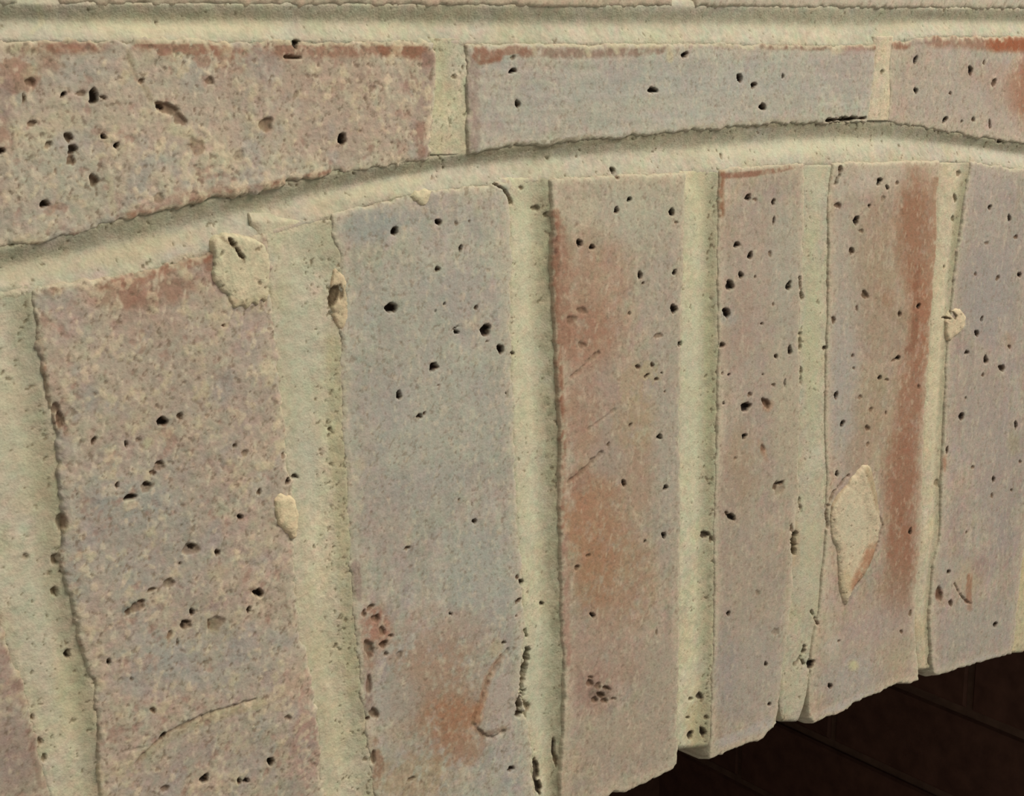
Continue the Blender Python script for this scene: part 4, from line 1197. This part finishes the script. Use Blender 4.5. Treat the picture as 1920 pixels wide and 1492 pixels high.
u_next = U(np.array([1990.0]), np.array([800.0]))[0][0]
k = 0
u = u_next + 2
while u + 66 < WR:
    plain_voussoir(u, u + 66, 60 + k, tones[k % 5])
    prism('mortar_joint', [(u + 63, soffit(u + 63) + 4), (u + 81, soffit(u + 81) + 4), (u + 81, crownline(u + 81) - 6), (u + 63, crownline(u + 63) - 6)], 1.8, 60, MAT_MORTAR, arch, MORTAR)
    u += 78
    k += 1
uu0 = B0[:, 0].min()
plain_voussoir(uu0 - 78, uu0 - 12, 80, tones[1])
if uu0 - 156 > WL:
    plain_voussoir(uu0 - 156, uu0 - 90, 81, tones[0])

# pointing
EXT_M = [('b', 60, 500, 120, 30, -12, (200, 186, 152), .5, .4), ('b', 250, 470, 160, 22, -14, (204, 186, 152), .6, .4), ('b', 350, 485, 50, 14, -14, (204, 176, 142), .5, .6),
         ('b', 700, 355, 110, 14, -12, (198, 190, 156), .5, .4), ('l', [(878, 290), (975, 278), (1109, 265), (1270, 249)], 8, (140, 130, 104), .6, .9), ('l', [(1400, 238), (1620, 226)], 5, (120, 106, 78), .5, .9),
         ('b', 1500, 275, 260, 20, -4, (204, 200, 170), .5, .3), ('b', 1860, 290, 60, 16, 10, (184, 178, 164), .6, .4)]
joint('bed_joint', EXT_TOP, EXT_BOT, 0, (-110, 2000), [(0, -1.1), (.38, -5.0), (.48, -5.1), (.88, -1.4), (1, -.9)], arch, 34, shade_tint=[(0, .5), (.15, .45), (.32, .25), (.45, .0)],
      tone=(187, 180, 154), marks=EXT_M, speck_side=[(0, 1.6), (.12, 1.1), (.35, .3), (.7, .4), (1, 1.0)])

def soffit_px(x):
    """picture row of the underside below picture column x"""
    uu_ = np.linspace(-200, 200, 801)
    a, b = PX(uu_, np.array([soffit(q) for q in uu_]))
    return float(np.interp(x, a, b))


END0, END1, END2 = soffit_px(190) - 6, soffit_px(680) - 6, soffit_px(1030) - 6
J0L = [(-90, 540), (-80, 700), (-60, 900), (-30, 1000)] + R0[1:]
J0M = [('b', 60, 1150, 50, 120, -10, (180, 176, 156), .6, .3), ('b', 130, 1300, 40, 120, -8, (196, 184, 146), .6, .5), ('b', 70, 1250, 40, 80, -10, (186, 176, 158), .5, .4), ('b', 70, 640, 20, 90, -10, (160, 158, 138), .7, .4),
       ('b', 30, 840, 50, 160, -10, (190, 184, 156), .5, .4), ('b', 20, 560, 50, 30, 0, (176, 176, 154), .6, .4)]
joint('mortar_joint', J0L, L1, 1, (520, END0), [(0, -.6), (.3, -.9), (.55, -1.7), (.75, -2.4), (.9, -1.9), (1, -.9)], arch, 35, round_end=3.0, round_start=13.0, shade_tint=[(.6, 0), (.76, .3), (.92, .4), (1, .2)], tone=(193, 184, 154), marks=J0M,
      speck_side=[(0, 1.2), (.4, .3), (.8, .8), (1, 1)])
J1M = [('b', 565, 700, 40, 250, -4, (180, 178, 156), .7, .3), ('b', 570, 860, 30, 90, 0, (184, 178, 160), .5, .3), ('b', 640, 560, 20, 60, 0, (198, 176, 140), .7, .5), ('b', 530, 960, 26, 50, 0, (212, 192, 154), .8, .4),
       ('l', [(625, 640), (630, 800), (640, 950), (650, 1100), (665, 1300)], 16, (202, 188, 146), .6, .6), ('b', 620, 1300, 50, 180, -6, (204, 188, 152), .5, .5), ('b', 600, 470, 60, 50, 0, (176, 174, 148), .6, .4)]
joint('mortar_joint', R1, L2, 1, (400, END1), [(0, -.5), (.2, -1.8), (.45, -3.0), (.65, -2.6), (.85, -1.4), (1, -.7)], arch, 36, round_end=3.0, round_start=13.0, shade_tint=[(.0, .2), (.12, .25), (.3, .12), (.42, .02), (.7, .1), (.9, .35), (1, .4)], tone=(204, 195, 164), marks=J1M, rough=1.3,
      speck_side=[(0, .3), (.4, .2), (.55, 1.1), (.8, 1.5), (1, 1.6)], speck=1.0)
J2M = [('b', 985, 700, 28, 500, 0, (192, 188, 160), .5, .2), ('b', 1018, 1260, 40, 140, 0, (182, 182, 158), .6, .3), ('b', 1000, 400, 50, 60, 0, (184, 180, 150), .6, .5)]
joint('mortar_joint', R2, L3, 1, (322, END2), [(0, -.3), (.25, -1.4), (.5, -3.2), (.7, -3.8), (.88, -2.8), (1, -1.2)], arch, 37, round_start=13.0, shade_tint=[(.45, 0), (.62, .3), (.85, .6), (1, .55)], tone=(196, 189, 156), marks=J2M,
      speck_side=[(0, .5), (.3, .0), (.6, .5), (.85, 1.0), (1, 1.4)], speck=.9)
J3M = [('b', 1300, 700, 24, 300, 0, (188, 186, 158), .5, .3), ('b', 1330, 720, 12, 300, 0, (176, 176, 134), .6, .5), ('b', 1310, 1350, 30, 70, 0, (190, 170, 128), .7, .6), ('b', 1310, 380, 40, 80, 0, (192, 184, 150), .6, .5)]
joint('mortar_joint', R3[:-1] + [(1272, 1400), (1276, 1422)], L4[:-1] + [(1333, 1400), (1333, 1410)], 1, (310, 1408), [(0, -.3), (.3, -1.3), (.55, -2.8), (.75, -3.2), (.9, -2.4), (1, -1.0)], arch, 38, round_start=13.0, shade_tint=[(.5, 0), (.7, .3), (.9, .5), (1, .3)], tone=(193, 187, 154), marks=J3M,
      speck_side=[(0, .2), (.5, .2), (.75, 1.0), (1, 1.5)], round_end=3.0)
J4M = [('b', 1522, 600, 22, 250, 0, (178, 176, 142), .6, .4), ('b', 1520, 1050, 30, 120, 0, (184, 176, 146), .6, .4), ('b', 1530, 330, 26, 60, 0, (186, 182, 156), .6, .4), ('b', 1495, 1300, 26, 50, 0, (182, 172, 148), .7, .4),
       ('b', 1490, 1020, 12, 60, 0, (188, 160, 128), .6, .6)]
joint('mortar_joint', R4[:-1] + [(1468, 1325), (1473, 1364)], L5[:-1] + [(1506, 1325), (1496, 1360)], 1, (300, 1356), [(0, -.7), (.4, -.4), (1, -.6)], arch, 39, round_start=13.0, tone=(184, 176, 148), marks=J4M, rough=.8,
      speck_side=[(0, 1.2), (.3, .6), (.7, .3), (1, .6)], speck=.8, round_end=2.0)
J5M = [('b', 1760, 700, 20, 300, 0, (198, 186, 154), .5, .2), ('l', [(1722, 1180), (1738, 1200), (1740, 1250)], 14, (190, 166, 134), .5, .5), ('l', [(1810, 330), (1796, 420), (1786, 520)], 9, (172, 164, 128), .6, .6)]
joint('mortar_joint', R5[:-1] + [(1722, 1235), (1724, 1264)], L6[:-1] + [(1746, 1240), (1746, 1264)], 1, (296, 1258), [(0, -1.4), (.15, -.4), (.5, -.4), (.75, -1.8), (1, -2.0)], arch, 40, round_start=13.0, shade_tint=[(.0, .35), (.12, .0), (.6, .0), (.8, .4), (1, .5)], tone=(196, 184, 152), marks=J5M,
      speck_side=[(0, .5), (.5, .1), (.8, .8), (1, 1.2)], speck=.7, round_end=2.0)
J6R = [(x + (30 if y < 900 else 22), y) for x, y in R6]
joint('mortar_joint', R6, J6R, 1, (318, 1226), [(0, -.4), (.5, .1), (1, -.6)], arch, 48, tone=(190, 178, 140), speck=.5, step=.6, round_end=2.0)


# mortar stuck on the brick faces
patch('mortar_splash', [(1622, 864), (1634, 890), (1641, 925), (1647, 962), (1645, 1000), (1637, 1035), (1622, 1072), (1600, 1098), (1592, 1112), (1583, 1136), (1574, 1118), (1570, 1095), (1567, 1040), (1560, 1015),
                        (1552, 985), (1556, 950), (1566, 928), (1590, 900)], b5, 51, 1.7, base=.3, tone=(200, 182, 150),
      marks=[('l', [(1640, 1030), (1624, 1065), (1606, 1096)], 15, (178, 118, 86), .75, .6), ('l', [(1628, 880), (1648, 950)], 9, (150, 120, 84), .5, .5), ('l', [(1550, 985), (1556, 950), (1590, 898)], 6, (176, 144, 112), .5, .5), ('b', 1600, 980, 30, 60, 0, (192, 184, 158), .6, .3), ('b', 1585, 1090, 16, 30, 10, (206, 176, 136), .7, .4)],
      ridge=([(1620, 880), (1627, 915), (1637, 965)], 16, .5), jag=.6, label='raised lozenge of cream mortar', round_mm=3.6)
patch('mortar_splash', [(402, 448), (432, 442), (470, 446), (505, 462), (506, 520), (502, 560), (495, 566), (488, 558), (480, 574), (472, 566), (462, 579), (452, 572), (440, 578), (430, 566), (428, 552), (408, 545), (398, 520), (404, 500), (398, 470)],
      b1, 52, .8, base=.25, tone=(200, 188, 154), marks=[('l', [(430, 566), (460, 572), (500, 556)], 10, (208, 182, 146), .7, .4)], jag=.7, label='jagged cream mortar smear')
patch('mortar_splash', [(512, 930), (540, 925), (556, 950), (558, 1000), (550, 1012), (540, 1000), (522, 985), (514, 960)], b1, 53, 1.1, base=.2, tone=(212, 192, 154), jag=.9)
patch('mortar_splash', [(626, 500), (645, 512), (656, 548), (655, 600), (644, 622), (632, 612), (622, 560)], arch, 54, .8, base=-.6, tone=(200, 180, 144), jag=.8)
patch('mortar_splash', [(1776, 585), (1796, 575), (1812, 590), (1808, 612), (1792, 632), (1778, 645), (1772, 615)], arch, 55, 1.3, base=-.6, tone=(206, 186, 152), jag=.8)
patch('mortar_splash', [(768, 362), (812, 352), (806, 372), (793, 388), (780, 380)], arch, 56, 1.2, base=-.5, tone=(206, 192, 156), jag=.6)

# children of the arch keep their own coordinates
for o in list(arch.children):
    o.matrix_parent_inverse = APINV
